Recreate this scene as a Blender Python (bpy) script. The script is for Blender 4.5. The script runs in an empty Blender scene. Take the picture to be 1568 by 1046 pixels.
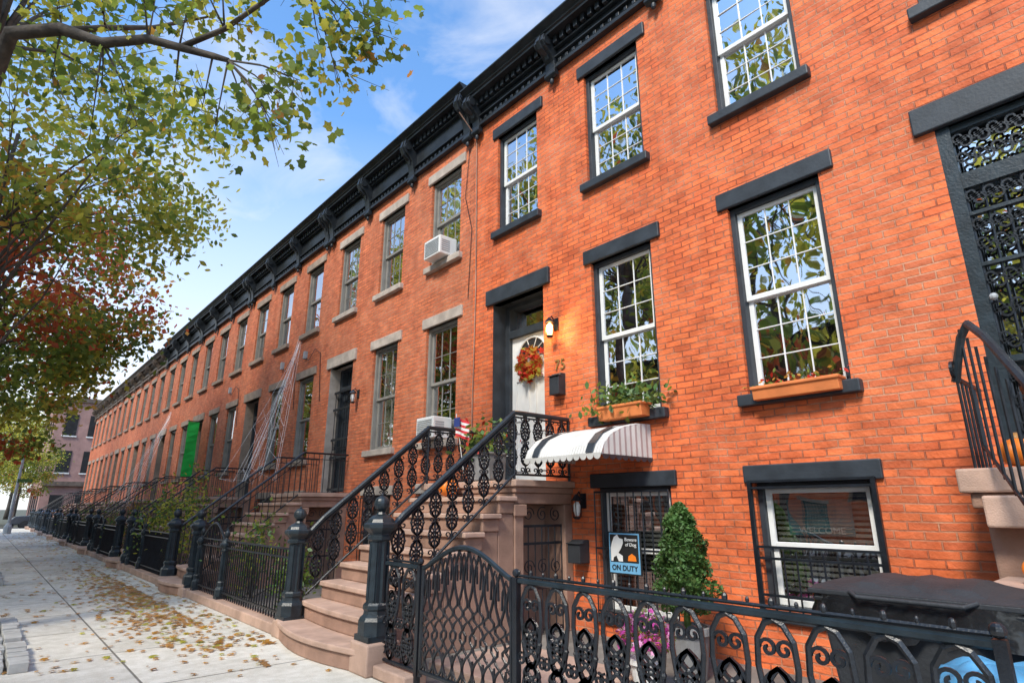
import bpy, math, random
import numpy as np
from mathutils import Vector, Matrix
R=random.Random(7); NR=np.random.RandomState(11)
scn=bpy.context.scene
D=5.7; W=6.08

# ------------------------------------------------------------ materials
def nt(name):
    m=bpy.data.materials.new(name); m.use_nodes=True
    t=m.node_tree; b=t.nodes['Principled BSDF']; return m,t,b
def link(t,a,b): t.links.new(a,b)
def mat(name,col,rough=.6,nscale=6,namt=.25,bump=.15,bscale=60,metal=0,spec=.4,stain=0):
    m,t,b=nt(name)
    tc=t.nodes.new('ShaderNodeTexCoord')
    n=t.nodes.new('ShaderNodeTexNoise'); n.inputs['Scale'].default_value=nscale; n.inputs['Detail'].default_value=3
    link(t,tc.outputs['Object'],n.inputs['Vector'])
    cr=t.nodes.new('ShaderNodeValToRGB'); e=cr.color_ramp.elements
    e[0].position=.3; e[1].position=.7
    e[0].color=tuple(c*(1-namt) for c in col)+(1,); e[1].color=tuple(min(1,c*(1+namt)) for c in col)+(1,)
    link(t,n.outputs['Fac'],cr.inputs['Fac'])
    out=cr.outputs['Color']
    if stain>0:
        n3=t.nodes.new('ShaderNodeTexNoise'); n3.inputs['Scale'].default_value=1.1; n3.inputs['Detail'].default_value=5; n3.inputs['Roughness'].default_value=.7
        link(t,tc.outputs['Object'],n3.inputs['Vector'])
        r3=t.nodes.new('ShaderNodeValToRGB'); r3.color_ramp.elements[0].position=.35; r3.color_ramp.elements[1].position=.65
        r3.color_ramp.elements[0].color=(1-stain,)*3+(1,); r3.color_ramp.elements[1].color=(1,1,1,1)
        link(t,n3.outputs['Fac'],r3.inputs['Fac'])
        mx=t.nodes.new('ShaderNodeMix'); mx.data_type='RGBA'; mx.blend_type='MULTIPLY'; mx.inputs['Factor'].default_value=1
        link(t,out,mx.inputs[6]); link(t,r3.outputs['Color'],mx.inputs[7]); out=mx.outputs[2]
    link(t,out,b.inputs['Base Color'])
    b.inputs['Roughness'].default_value=rough; b.inputs['Metallic'].default_value=metal
    b.inputs['Specular IOR Level'].default_value=spec
    if bump>0:
        n2=t.nodes.new('ShaderNodeTexNoise'); n2.inputs['Scale'].default_value=bscale; n2.inputs['Detail'].default_value=2
        link(t,tc.outputs['Object'],n2.inputs['Vector'])
        bp=t.nodes.new('ShaderNodeBump'); bp.inputs['Strength'].default_value=bump; bp.inputs['Distance'].default_value=.01
        link(t,n2.outputs['Fac'],bp.inputs['Height']); link(t,bp.outputs['Normal'],b.inputs['Normal'])
    return m

def brick(name,c1,c2,mort,pale=.25,seed=0):
    m,t,b=nt(name)
    tc=t.nodes.new('ShaderNodeTexCoord'); sp=t.nodes.new('ShaderNodeSeparateXYZ'); cb=t.nodes.new('ShaderNodeCombineXYZ')
    link(t,tc.outputs['Object'],sp.inputs[0])
    wn=t.nodes.new('ShaderNodeTexNoise'); wn.inputs['Scale'].default_value=1.7; wn.inputs['Detail'].default_value=1
    link(t,tc.outputs['Object'],wn.inputs['Vector'])
    ma=t.nodes.new('ShaderNodeMath'); ma.operation='MULTIPLY_ADD'; ma.inputs[1].default_value=.03
    link(t,wn.outputs['Fac'],ma.inputs[0]); link(t,sp.outputs['Z'],ma.inputs[2])
    link(t,sp.outputs['Y'],cb.inputs[0]); link(t,ma.outputs[0],cb.inputs[1])
    br=t.nodes.new('ShaderNodeTexBrick'); br.inputs['Scale'].default_value=1
    br.inputs['Brick Width'].default_value=.215; br.inputs['Row Height'].default_value=.07
    br.inputs['Mortar Size'].default_value=.008; br.inputs['Mortar Smooth'].default_value=.35; br.inputs['Bias'].default_value=-.1
    br.inputs['Color1'].default_value=c1+(1,); br.inputs['Color2'].default_value=c2+(1,); br.inputs['Mortar'].default_value=mort+(1,)
    link(t,cb.outputs[0],br.inputs['Vector'])
    def noise(s,d,p0,p1,a,bb,rough=.6,sc=(1,1,1)):
        n=t.nodes.new('ShaderNodeTexNoise'); n.inputs['Scale'].default_value=s; n.inputs['Detail'].default_value=d; n.inputs['Roughness'].default_value=rough
        mp=t.nodes.new('ShaderNodeMapping'); mp.inputs['Location'].default_value=(seed*7.3,seed*3.1,seed*1.7); mp.inputs['Scale'].default_value=sc
        link(t,tc.outputs['Object'],mp.inputs[0]); link(t,mp.outputs[0],n.inputs['Vector'])
        r=t.nodes.new('ShaderNodeMapRange'); r.inputs[1].default_value=p0; r.inputs[2].default_value=p1; r.inputs[3].default_value=a; r.inputs[4].default_value=bb
        link(t,n.outputs['Fac'],r.inputs[0]); return r.outputs[0]
    v=noise(1.1,6,.3,.7,.80,1.2,.75)
    v2=noise(1,1,.3,.7,.80,1.18,.5,(1,4.6,13))
    vm=t.nodes.new('ShaderNodeMath'); vm.operation='MULTIPLY'; link(t,v,vm.inputs[0]); link(t,v2,vm.inputs[1])
    mx=t.nodes.new('ShaderNodeMix'); mx.data_type='RGBA'; mx.blend_type='MULTIPLY'; mx.inputs['Factor'].default_value=1
    vc=t.nodes.new('ShaderNodeCombineXYZ'); 
    for i in range(3): link(t,vm.outputs[0],vc.inputs[i])
    link(t,br.outputs['Color'],mx.inputs[6]); link(t,vc.outputs[0],mx.inputs[7])
    p=noise(1.5,6,.42,.64,0,1,.75)
    f1=t.nodes.new('ShaderNodeMath'); f1.operation='MULTIPLY_ADD'; f1.inputs[1].default_value=.62; f1.inputs[2].default_value=pale
    link(t,br.outputs['Fac'],f1.inputs[0])
    f2=t.nodes.new('ShaderNodeMath'); f2.operation='MULTIPLY'; link(t,f1.outputs[0],f2.inputs[0]); link(t,p,f2.inputs[1])
    mx2=t.nodes.new('ShaderNodeMix'); mx2.data_type='RGBA'; link(t,f2.outputs[0],mx2.inputs['Factor'])
    link(t,mx.outputs[2],mx2.inputs[6]); mx2.inputs[7].default_value=(.70,.36,.22,1)
    n=t.nodes.new('ShaderNodeTexNoise'); n.inputs['Scale'].default_value=1; n.inputs['Detail'].default_value=4
    mp=t.nodes.new('ShaderNodeMapping'); mp.inputs['Scale'].default_value=(1,4,.5); link(t,tc.outputs['Object'],mp.inputs[0]); link(t,mp.outputs[0],n.inputs['Vector'])
    r=t.nodes.new('ShaderNodeMapRange'); r.inputs[1].default_value=.5; r.inputs[2].default_value=.8; r.inputs[3].default_value=0; r.inputs[4].default_value=.4
    link(t,n.outputs['Fac'],r.inputs[0])
    mx3=t.nodes.new('ShaderNodeMix'); mx3.data_type='RGBA'; link(t,r.outputs[0],mx3.inputs['Factor'])
    link(t,mx2.outputs[2],mx3.inputs[6]); mx3.inputs[7].default_value=(c1[0]*.5,c1[1]*.5,c1[2]*.6,1)
    link(t,mx3.outputs[2],b.inputs['Base Color'])
    b.inputs['Roughness'].default_value=.7; b.inputs['Specular IOR Level'].default_value=.3
    n2=t.nodes.new('ShaderNodeTexNoise'); n2.inputs['Scale'].default_value=35; n2.inputs['Detail'].default_value=3
    link(t,tc.outputs['Object'],n2.inputs['Vector'])
    s=t.nodes.new('ShaderNodeMath'); s.operation='MULTIPLY_ADD'; s.inputs[1].default_value=-1.2; link(t,br.outputs['Fac'],s.inputs[0]); link(t,n2.outputs['Fac'],s.inputs[2])
    bp=t.nodes.new('ShaderNodeBump'); bp.inputs['Strength'].default_value=.9; bp.inputs['Distance'].default_value=.009
    link(t,s.outputs[0],bp.inputs['Height']); link(t,bp.outputs['Normal'],b.inputs['Normal'])
    return m

def leafmat(name,col,tr=.55):
    m,t,b=nt(name)
    tc=t.nodes.new('ShaderNodeTexCoord'); n=t.nodes.new('ShaderNodeTexNoise'); n.inputs['Scale'].default_value=2.2; n.inputs['Detail'].default_value=2
    link(t,tc.outputs['Object'],n.inputs['Vector'])
    cr=t.nodes.new('ShaderNodeValToRGB'); cr.color_ramp.elements[0].position=.3; cr.color_ramp.elements[1].position=.7
    cr.color_ramp.elements[0].color=tuple(c*.65 for c in col)+(1,); cr.color_ramp.elements[1].color=tuple(c*1.35 for c in col)+(1,)
    link(t,n.outputs['Fac'],cr.inputs['Fac']); link(t,cr.outputs['Color'],b.inputs['Base Color'])
    b.inputs['Roughness'].default_value=.55
    tl=t.nodes.new('ShaderNodeBsdfTranslucent'); link(t,cr.outputs['Color'],tl.inputs['Color'])
    ms=t.nodes.new('ShaderNodeMixShader'); ms.inputs[0].default_value=tr
    link(t,b.outputs[0],ms.inputs[1]); link(t,tl.outputs[0],ms.inputs[2])
    link(t,ms.outputs[0],t.nodes['Material Output'].inputs['Surface'])
    return m

def glassmat():
    m,t,b=nt('window_glass')
    g=t.nodes.new('ShaderNodeBsdfGlossy'); g.inputs['Roughness'].default_value=.015; g.inputs['Color'].default_value=(.97,.98,1,1)
    tr=t.nodes.new('ShaderNodeBsdfTransparent'); tr.inputs['Color'].default_value=(.8,.83,.82,1)
    tc=t.nodes.new('ShaderNodeTexCoord'); n=t.nodes.new('ShaderNodeTexNoise'); n.inputs['Scale'].default_value=2.5; n.inputs['Detail'].default_value=1
    link(t,tc.outputs['Object'],n.inputs['Vector'])
    bp=t.nodes.new('ShaderNodeBump'); bp.inputs['Strength'].default_value=.14; bp.inputs['Distance'].default_value=.02
    link(t,n.outputs['Fac'],bp.inputs['Height']); link(t,bp.outputs['Normal'],g.inputs['Normal'])
    ms=t.nodes.new('ShaderNodeMixShader'); ms.inputs[0].default_value=.6
    link(t,tr.outputs[0],ms.inputs[1]); link(t,g.outputs[0],ms.inputs[2])
    link(t,ms.outputs[0],t.nodes['Material Output'].inputs['Surface'])
    return m
def emis(name,col,s):
    m,t,b=nt(name); b.inputs['Emission Color'].default_value=col+(1,); b.inputs['Emission Strength'].default_value=s; b.inputs['Base Color'].default_value=col+(1,)
    return m
def slabmat():
    m,t,b=nt('sidewalk_concrete')
    tc=t.nodes.new('ShaderNodeTexCoord')
    br=t.nodes.new('ShaderNodeTexBrick'); br.offset=0; br.inputs['Scale'].default_value=1
    br.inputs['Brick Width'].default_value=1.55; br.inputs['Row Height'].default_value=1.55; br.inputs['Mortar Size'].default_value=.012; br.inputs['Mortar Smooth'].default_value=.3
    br.inputs['Color1'].default_value=(.80,.77,.70,1); br.inputs['Color2'].default_value=(.68,.655,.60,1); br.inputs['Mortar'].default_value=(.25,.235,.21,1)
    mp=t.nodes.new('ShaderNodeMapping'); mp.inputs['Location'].default_value=(.25,.1,0); link(t,tc.outputs['Object'],mp.inputs[0])
    link(t,mp.outputs[0],br.inputs['Vector'])
    out=br.outputs['Color']
    for s,lo,p0,p1 in ((.8,.82,.35,.62),(7,.86,.4,.6),(110,.82,.4,.6)):
        n=t.nodes.new('ShaderNodeTexNoise'); n.inputs['Scale'].default_value=s; n.inputs['Detail'].default_value=5; n.inputs['Roughness'].default_value=.65
        link(t,tc.outputs['Object'],n.inputs['Vector'])
        r=t.nodes.new('ShaderNodeValToRGB'); r.color_ramp.elements[0].position=p0; r.color_ramp.elements[1].position=p1
        r.color_ramp.elements[0].color=(lo,lo*.99,lo*.96,1); r.color_ramp.elements[1].color=(1,1,1,1)
        link(t,n.outputs['Fac'],r.inputs['Fac'])
        mx=t.nodes.new('ShaderNodeMix'); mx.data_type='RGBA'; mx.blend_type='MULTIPLY'; mx.inputs['Factor'].default_value=1
        link(t,out,mx.inputs[6]); link(t,r.outputs['Color'],mx.inputs[7]); out=mx.outputs[2]
    link(t,out,b.inputs['Base Color']); b.inputs['Roughness'].default_value=.95; b.inputs['Specular IOR Level'].default_value=.15
    n2=t.nodes.new('ShaderNodeTexNoise'); n2.inputs['Scale'].default_value=90
    link(t,tc.outputs['Object'],n2.inputs['Vector'])
    s=t.nodes.new('ShaderNodeMath'); s.operation='MULTIPLY_ADD'; s.inputs[1].default_value=-2; link(t,br.outputs['Fac'],s.inputs[0]); link(t,n2.outputs['Fac'],s.inputs[2])
    bp=t.nodes.new('ShaderNodeBump'); bp.inputs['Strength'].default_value=.4; bp.inputs['Distance'].default_value=.006
    link(t,s.outputs[0],bp.inputs['Height']); link(t,bp.outputs['Normal'],b.inputs['Normal'])
    return m

BR0=brick('brick_orange',(.74,.165,.050),(.58,.112,.037),(.34,.080,.036),.13,0)
BR1=brick('brick_red',(.63,.175,.072),(.50,.125,.055),(.30,.105,.06),.14,1)
BR2=brick('brick_rust',(.59,.160,.070),(.46,.115,.05),(.28,.095,.055),.15,2)
CHAR=mat('charcoal_paint',(.030,.037,.046),.5,5,.3,.15,40)
TAN=mat('tan_stone',(.36,.28,.22),.8,5,.2,.3,60,stain=.3)
PALE=mat('pale_stone',(.48,.41,.35),.8,5,.2,.3,60,stain=.25)
BROWN=mat('brownstone',(.37,.225,.165),.85,4,.2,.4,70,stain=.3)
BROWN2=mat('brownstone_step',(.52,.35,.27),.85,4,.18,.4,90,stain=.3)
IRON=mat('black_iron',(.010,.013,.018),.34,8,.4,.25,70,spec=.5)
IRON2=mat('newel_iron',(.013,.022,.029),.4,8,.4,.25,50,spec=.5)
COR=mat('cornice_black',(.018,.022,.027),.42,4,.4,.15,40)
CORB=mat('cornice_brown',(.13,.10,.08),.6,4,.3,.2,40)
WHITE=mat('white_paint',(.74,.74,.72),.45,6,.06,.08,40)
SASHG=mat('grey_sash',(.24,.225,.20),.5,6,.15,.08,40)
GLASS=glassmat()
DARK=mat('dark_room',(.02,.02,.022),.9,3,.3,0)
CURT=mat('curtain',(.5,.49,.45),.9,14,.2,.4,20)
CONC=slabmat()
ASPH=mat('asphalt',(.05,.05,.052),.9,3,.2,.4,120,stain=.3)
GRD=mat('ground_earth',(.10,.10,.07),.95,1,.3,.2,20)
KERB=mat('kerb_stone',(.38,.375,.355),.85,6,.2,.3,70)
SLATE=mat('areaway_slate',(.22,.20,.18),.85,2,.3,.3,50,stain=.4)
SOIL=mat('soil',(.07,.05,.035),.95,10,.4,.6,40)
BARK=mat('bark',(.085,.07,.058),.9,8,.4,.8,25)
LG=leafmat('leaf_green',(.20,.27,.045)); LY=leafmat('leaf_yellow_green',(.50,.47,.07),.6); LD=leafmat('leaf_dark',(.10,.16,.04),.5)
LR=leafmat('leaf_red',(.60,.13,.05),.6); LO=leafmat('leaf_orange',(.62,.32,.06),.6); LB=leafmat('leaf_brown',(.40,.20,.06),.2)
LE=leafmat('evergreen',(.07,.15,.035),.2); LP=leafmat('petal_magenta',(.5,.06,.33),.3); LPW=leafmat('petal_pink',(.65,.3,.5),.3); LRD=leafmat('wreath_red',(.5,.03,.015),.2)
ORG=mat('pumpkin_orange',(.78,.20,.02),.45,5,.15,.1,20)
TERR=mat('terracotta',(.66,.20,.06),.7,6,.12,.15,50)
BIN=mat('black_plastic',(.030,.033,.038),.55,5,.2,.3,60,spec=.35)
BAG=mat('bag_plastic',(.012,.013,.015),.22,4,.3,1.0,12,spec=.7)
BLUE=mat('blue_plastic',(.07,.24,.42),.4,5,.3,.8,10)
ALU=mat('awning_white',(.60,.59,.56),.45,3,.08,.1,30,stain=.2)
GREEN=mat('green_banner',(.02,.60,.09),.6,5,.1,0)
PINK=mat('salmon_brick',(.42,.25,.22),.9,1,.12,.1,20,stain=.3)
GOLD=mat('brass',(.6,.42,.16),.35,5,.1,0,metal=.8)
TEAL=mat('sign_teal',(.10,.33,.38),.5,5,.1,0); BLK=mat('sign_black',(.02,.02,.02),.5,5,.1,0); SBL=mat('sign_blue',(.15,.38,.6),.5,5,.1,0)
RED=mat('flag_red',(.6,.03,.04),.7,5,.1,0); NAVY=mat('flag_navy',(.03,.05,.2),.7,5,.1,0)
WEB=mat('web_white',(.75,.75,.75),.9,5,.1,0)
BULB=emis('lamp_bulb',(1,.55,.15),14)
GREY=mat('galvanised',(.35,.37,.38),.5,5,.15,.1,40)
POT=mat('grey_pot',(.22,.22,.22),.8,8,.2,.2,60)
CARP=mat('car_paint',(.05,.06,.08),.25,5,.1,0,spec=.6)

# ------------------------------------------------------------ mesh builder
class MB:
    def __init__(s): s.v=[]; s.f=[]; s.m=[]; s.mats=[]
    def mi(s,m):
        if m not in s.mats: s.mats.append(m)
        return s.mats.index(m)
    def add(s,vs,fs,m):
        o=len(s.v); s.v+= [tuple(v) for v in vs]; k=s.mi(m)
        for f in fs: s.f.append(tuple(i+o for i in f)); s.m.append(k)
    def box(s,x0,x1,y0,y1,z0,z1,m):
        v=[(x,y,z) for z in (z0,z1) for y in (y0,y1) for x in (x0,x1)]
        s.add(v,[(0,2,3,1),(4,5,7,6),(0,1,5,4),(2,6,7,3),(0,4,6,2),(1,3,7,5)],m)
    def quad(s,a,b,c,d,m): s.add([a,b,c,d],[(0,1,2,3)],m)
    def tube(s,pts,r,m,n=5,cap=True):
        P=[Vector(p) for p in pts]; k=len(P)
        rr=r if isinstance(r,(list,tuple)) else [r]*k
        vs=[]; ref=None
        for i in range(k):
            t=(P[min(i+1,k-1)]-P[max(i-1,0)])
            if t.length<1e-9: t=Vector((0,0,1))
            t.normalize()
            if ref is None:
                ref=Vector((1,0,0)) if abs(t.x)<.8 else Vector((0,1,0))
            a=ref-t*ref.dot(t)
            if a.length<1e-5: a=t.orthogonal()
            a.normalize(); ref=a; b=t.cross(a)
            for j in range(n):
                an=2*math.pi*(j+.5)/n
                vs.append(P[i]+(a*math.cos(an)+b*math.sin(an))*rr[i])
        fs=[(i*n+j,i*n+(j+1)%n,(i+1)*n+(j+1)%n,(i+1)*n+j) for i in range(k-1) for j in range(n)]
        if cap: fs+=[tuple(reversed(range(n))),tuple(range((k-1)*n,k*n))]
        s.add(vs,fs,m)
    def lathe(s,cx,cy,prof,m,n=16,flute=0,rot=0):
        vs=[];k=len(prof)
        for r,z in prof:
            for j in range(n):
                an=2*math.pi*(j+.5)/n+rot
                q=r*(1-(flute if j%2 else 0))
                vs.append((cx+q*math.cos(an),cy+q*math.sin(an),z))
        fs=[(i*n+j,i*n+(j+1)%n,(i+1)*n+(j+1)%n,(i+1)*n+j) for i in range(k-1) for j in range(n)]
        fs+=[tuple(reversed(range(n))),tuple(range((k-1)*n,k*n))]
        s.add(vs,fs,m)
    def prism_y(s,poly,y0,y1,m):
        n=len(poly); vs=[(x,y0,z) for x,z in poly]+[(x,y1,z) for x,z in poly]
        fs=[tuple(range(n)),tuple(reversed(range(n,2*n)))]+[(i,i+n,(i+1)%n+n,(i+1)%n) for i in range(n)]
        s.add(vs,fs,m)
    def prism_z(s,poly,z0,z1,m):
        n=len(poly); vs=[(x,y,z0) for x,y in poly]+[(x,y,z1) for x,y in poly]
        fs=[tuple(reversed(range(n))),tuple(range(n,2*n))]+[(i,(i+1)%n,(i+1)%n+n,i+n) for i in range(n)]
        s.add(vs,fs,m)
    def sphere(s,c,r,m,n=12,k=8,rib=0,nr=8):
        vs=[];
        for i in range(k+1):
            ph=math.pi*i/k
            for j in range(n):
                an=2*math.pi*j/n; q=(1-rib*(1-abs(math.sin(an*nr/2)))) if rib else 1
                vs.append((c[0]+r[0]*math.sin(ph)*math.cos(an)*q,c[1]+r[1]*math.sin(ph)*math.sin(an)*q,c[2]+r[2]*math.cos(ph)))
        fs=[(i*n+j,(i+1)*n+j,(i+1)*n+(j+1)%n,i*n+(j+1)%n) for i in range(k) for j in range(n)]
        s.add(vs,fs,m)
    def obj(s,name,parent=None,bevel=0,smooth=False,loc=None):
        me=bpy.data.meshes.new(name); me.from_pydata(s.v,[],s.f)
        for m in s.mats: me.materials.append(m)
        me.polygons.foreach_set('material_index',s.m)
        if smooth: me.polygons.foreach_set('use_smooth',[True]*len(s.f))
        me.update()
        o=bpy.data.objects.new(name,me); scn.collection.objects.link(o)
        if parent: o.parent=parent
        if loc: o.location=loc
        if bevel:
            b=o.modifiers.new('bevel','BEVEL'); b.width=bevel; b.segments=2; b.limit_method='ANGLE'
        return o
def empty(name,loc=(0,0,0)):
    e=bpy.data.objects.new(name,None); e.empty_display_size=.2; e.location=loc; scn.collection.objects.link(e); return e
def text(name,s,loc,size,m,parent):
    c=bpy.data.curves.new(name,'FONT'); c.body=s; c.size=size; c.extrude=.004; c.align_x='CENTER'; c.align_y='CENTER'
    c.materials.append(m); o=bpy.data.objects.new(name,c); scn.collection.objects.link(o)
    o.location=loc; o.rotation_euler=(math.pi/2,0,-math.pi/2); o.parent=parent; return o

MAPLE=[(0,-.5),(.1,-.22),(.4,-.28),(.28,0),(.52,.22),(.2,.2),(0,.58),(-.2,.2),(-.52,.22),(-.28,0),(-.4,-.28),(-.1,-.22)]
LOBE=[(0,-.5),(.3,-.3),(.28,-.05),(.45,.2),(.2,.25),(0,.55),(-.2,.25),(-.45,.2),(-.28,-.05),(-.3,-.3)]
OVAL=[(0,-.5),(.26,-.1),(.2,.22),(0,.5),(-.2,.22),(-.26,-.1)]
DIA=[(0,-.5),(.36,0),(0,.5),(-.36,0)]
def leaves(name,C,S,M,templ,mats,parent=None,up=.4,curl=.35):
    C=np.asarray(C,float); n=len(C); k=len(templ); T=np.array(templ,float)
    N=NR.normal(size=(n,3)); N/=np.linalg.norm(N,axis=1)[:,None]; N[:,2]+=up; N/=np.linalg.norm(N,axis=1)[:,None]
    A=np.cross(N,NR.normal(size=(n,3))); A/=np.linalg.norm(A,axis=1)[:,None]; B=np.cross(N,A)
    S=np.asarray(S,float)[:,None,None]
    V=C[:,None,:]+S*(T[None,:,0,None]*A[:,None,:]+T[None,:,1,None]*B[:,None,:]-curl*(T[None,:,0,None]**2+.5*T[None,:,1,None]**2)*N[:,None,:])
    me=bpy.data.meshes.new(name); me.vertices.add(n*k); me.vertices.foreach_set('co',V.reshape(-1))
    me.loops.add(n*k); me.loops.foreach_set('vertex_index',np.arange(n*k,dtype=np.int32))
    me.polygons.add(n); me.polygons.foreach_set('loop_start',np.arange(0,n*k,k,dtype=np.int32))
    try: me.polygons.foreach_set('loop_total',np.full(n,k,dtype=np.int32))
    except Exception: pass
    for m in mats: me.materials.append(m)
    me.polygons.foreach_set('material_index',np.asarray(M,dtype=np.int32)); me.update(calc_edges=True); me.validate()
    o=bpy.data.objects.new(name,me); scn.collection.objects.link(o)
    if parent: o.parent=parent
    return o

# ------------------------------------------------------------ trees
def clumps(center,radii,n,seed,minr=.35):
    r=np.random.RandomState(seed); out=[]
    while len(out)<n:
        p=r.uniform(-1,1,3); q=np.linalg.norm(p)
        if q<1 and q>minr: out.append(np.array(center)+p*np.array(radii))
    return out
def tree(name,base,top,center,radii,nc,per,size,wts,seed,templ=DIA,mats=(LG,LY,LD,LR,LO),spread=.45,trunk_r=.16,redtop=None):
    r=np.random.RandomState(seed); e=empty(name); mb=MB()
    b=Vector(base); t=Vector(top); k=9
    tr=[]
    for i in range(k):
        f=i/(k-1); p=b.lerp(t,f)+Vector((.12*math.sin(3*f+seed),.12*math.cos(2.3*f+seed)-.12,0))
        tr.append(p)
    mb.tube(tr,[trunk_r*(1-.78*i/(k-1))*(1.35 if i==0 else 1) for i in range(k)],BARK,9)
    cs=clumps(center,radii,nc,seed); C=[];M=[]
    w=np.cumsum(np.array(wts)/sum(wts))
    for ci,c in enumerate(cs):
        f=r.uniform(.45,.95); s=tr[int(f*(k-1))]; c3=Vector(c)
        mid=s.lerp(c3,.5)+Vector((r.uniform(-.3,.3),r.uniform(-.3,.3),r.uniform(0,.5)))
        if ci%3==0:
            pts=[s,s.lerp(mid,.5)+Vector((0,0,.08)),mid,mid.lerp(c3,.55),c3]
            r0=.035*r.uniform(.6,1.3)
            mb.tube(pts,[r0,r0*.8,r0*.55,r0*.35,.005],BARK,5)
            for q in range(2):
                d=Vector(r.normal(size=3))*.45; mb.tube([mid.lerp(c3,.3+.25*q),c3.lerp(mid,.25)+d*.5,c3+d],[.009,.006,.003],BARK,4)
        m0=np.searchsorted(w,r.rand()) 
        n=int(per*r.uniform(.6,1.4)); g=r.normal(size=(n,3))*np.array([spread,spread,spread*.6])
        C.append(np.array(c)+g)
        if redtop and redtop[0]<c[2]<redtop[1] and r.rand()<.9: m0=3 if r.rand()<.8 else 4
        mm=np.where(r.rand(n)<.75,m0,np.searchsorted(w,r.rand(n))); M.append(mm)
    C=np.vstack(C); M=np.concatenate(M)
    mb.obj('trunk_and_limbs',e,smooth=True)
    leaves('crown_leaves',C,size*r.uniform(.6,1.3,len(C)),M,templ,mats,e)
    return e
def copy_tree(src,name,off,rz,sc):
    e=empty(name,off); e.rotation_euler=(0,0,rz); e.scale=(sc,)*3 if not isinstance(sc,tuple) else sc
    for ch in src.children:
        o=bpy.data.objects.new(ch.name.split('.')[0],ch.data); scn.collection.objects.link(o); o.parent=e
    return e

# ------------------------------------------------------------ ground
def build_ground():
    mb=MB(); mb.quad((-600,-600,-.17),(600,-600,-.17),(600,900,-.17),(-600,900,-.17),GRD); mb.obj('ground')
    mb=MB(); mb.quad((-9,-60,-.125),(-1.9,-60,-.125),(-1.9,300,-.125),(-9,300,-.125),ASPH); mb.obj('road')
    mb=MB(); mb.quad((-60,58,-.121),(60,58,-.121),(60,67,-.121),(-60,67,-.121),ASPH); mb.obj('cross_street')
    mb=MB(); mb.box(-1.7,17,-40,57.5,-.3,0,CONC); mb.obj('sidewalk')
    mb=MB(); mb.box(-1.9,-1.7,-40,57.5,-.3,.004,KERB); mb.obj('kerb',bevel=.015)
    mb=MB(); mb.box(-13,-9.2,-40,57.5,-.3,0,CONC); mb.obj('sidewalk')
    mb=MB(); mb.box(-9.2,-9,-40,57.5,-.3,.004,KERB); mb.obj('kerb',bevel=.015)
    mb=MB(); mb.quad((3.06,-8,.004),(D+.3,-8,.004),(D+.3,56,.004),(3.06,56,.004),SLATE); mb.obj('areaway_paving')
    for i,y in enumerate((8.9,17,25,33,41)):
        mb=MB(); mb.box(-1.3,.45,y-1.5,y+1.35,.0,.015,SOIL)
        r=random.Random(i)
        yy=y-1.6
        while yy<y+1.4:
            l=r.uniform(.14,.24); z=r.uniform(.05,.1); mb.box(.45,.6+r.uniform(-.02,.02),yy,yy+l-.015,.0,z,KERB); mb.box(.26,.43+r.uniform(-.02,.02),yy+.05,yy+l+.03,.0,z*.8,KERB); yy+=l
        mb.obj('tree_pit',bevel=.015)
build_ground()

# ------------------------------------------------------------ windows / houses
def window(fr,gl,yc,w,z0,z1,frame,sash,gx=3,gz=3,curtain=0,muntin=True,rnd=R):
    y0=yc-w/2; y1=yc+w/2; fw=.055
    fr.box(D+.05,D+.19,y0,y0+fw,z0,z1,frame); fr.box(D+.05,D+.19,y1-fw,y1,z0,z1,frame)
    fr.box(D+.05,D+.19,y0+fw,y1-fw,z1-fw,z1,frame); fr.box(D+.052,D+.19,y0+fw,y1-fw,z0,z0+.03,frame)
    a=y0+fw; b=y1-fw; zb=z0+.03; zt=z1-fw; zm=(zb+zt)/2
    for (lo,hi,x) in ((zm-.02,zt,D+.10),(zb,zm+.02,D+.137)):
        sw=.05
        fr.box(x,x+.035,a,a+sw,lo,hi,sash); fr.box(x,x+.035,b-sw,b,lo,hi,sash)
        fr.box(x+.001,x+.035,a+sw,b-sw,hi-.045,hi,sash); fr.box(x+.001,x+.035,a+sw,b-sw,lo,lo+.055,sash)
        if muntin:
            for i in range(1,gx):
                y=a+sw+(b-a-2*sw)*i/gx; fr.box(x+.006,x+.026,y-.0065,y+.0065,lo+.055,hi-.045,sash)
            for i in range(1,gz):
                z=lo+.055+(hi-lo-.1)*i/gz; fr.box(x+.008,x+.024,a+sw,b-sw,z-.0065,z+.0065,sash)
        tx=rnd.uniform(-.006,.006); 
        gl.quad((x+.017+tx,a+sw,lo+.05),(x+.017-tx,b-sw,lo+.05),(x+.017-tx,b-sw,hi-.04),(x+.017+tx,a+sw,hi-.04),GLASS)
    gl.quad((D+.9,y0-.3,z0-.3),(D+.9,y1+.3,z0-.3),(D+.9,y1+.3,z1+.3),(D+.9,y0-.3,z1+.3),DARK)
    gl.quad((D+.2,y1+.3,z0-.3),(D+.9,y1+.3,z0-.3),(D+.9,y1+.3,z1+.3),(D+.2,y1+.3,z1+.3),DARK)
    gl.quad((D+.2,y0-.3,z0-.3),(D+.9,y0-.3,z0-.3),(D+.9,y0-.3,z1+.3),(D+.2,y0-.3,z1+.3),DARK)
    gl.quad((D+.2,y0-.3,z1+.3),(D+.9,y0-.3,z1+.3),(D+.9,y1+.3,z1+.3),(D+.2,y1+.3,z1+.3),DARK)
    if curtain>0:
        n=22; zt2=z1; zb2=z1-(z1-z0)*curtain
        vs=[];fs=[]
        for i in range(n+1):
            y=y0+w*i/n; x=D+.28+.02*math.sin(i*1.9)
            vs+=[(x,y,zb2),(x,y,zt2)]
        fs=[(2*i,2*i+2,2*i+3,2*i+1) for i in range(n)]
        gl.add(vs,fs,CURT)

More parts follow.
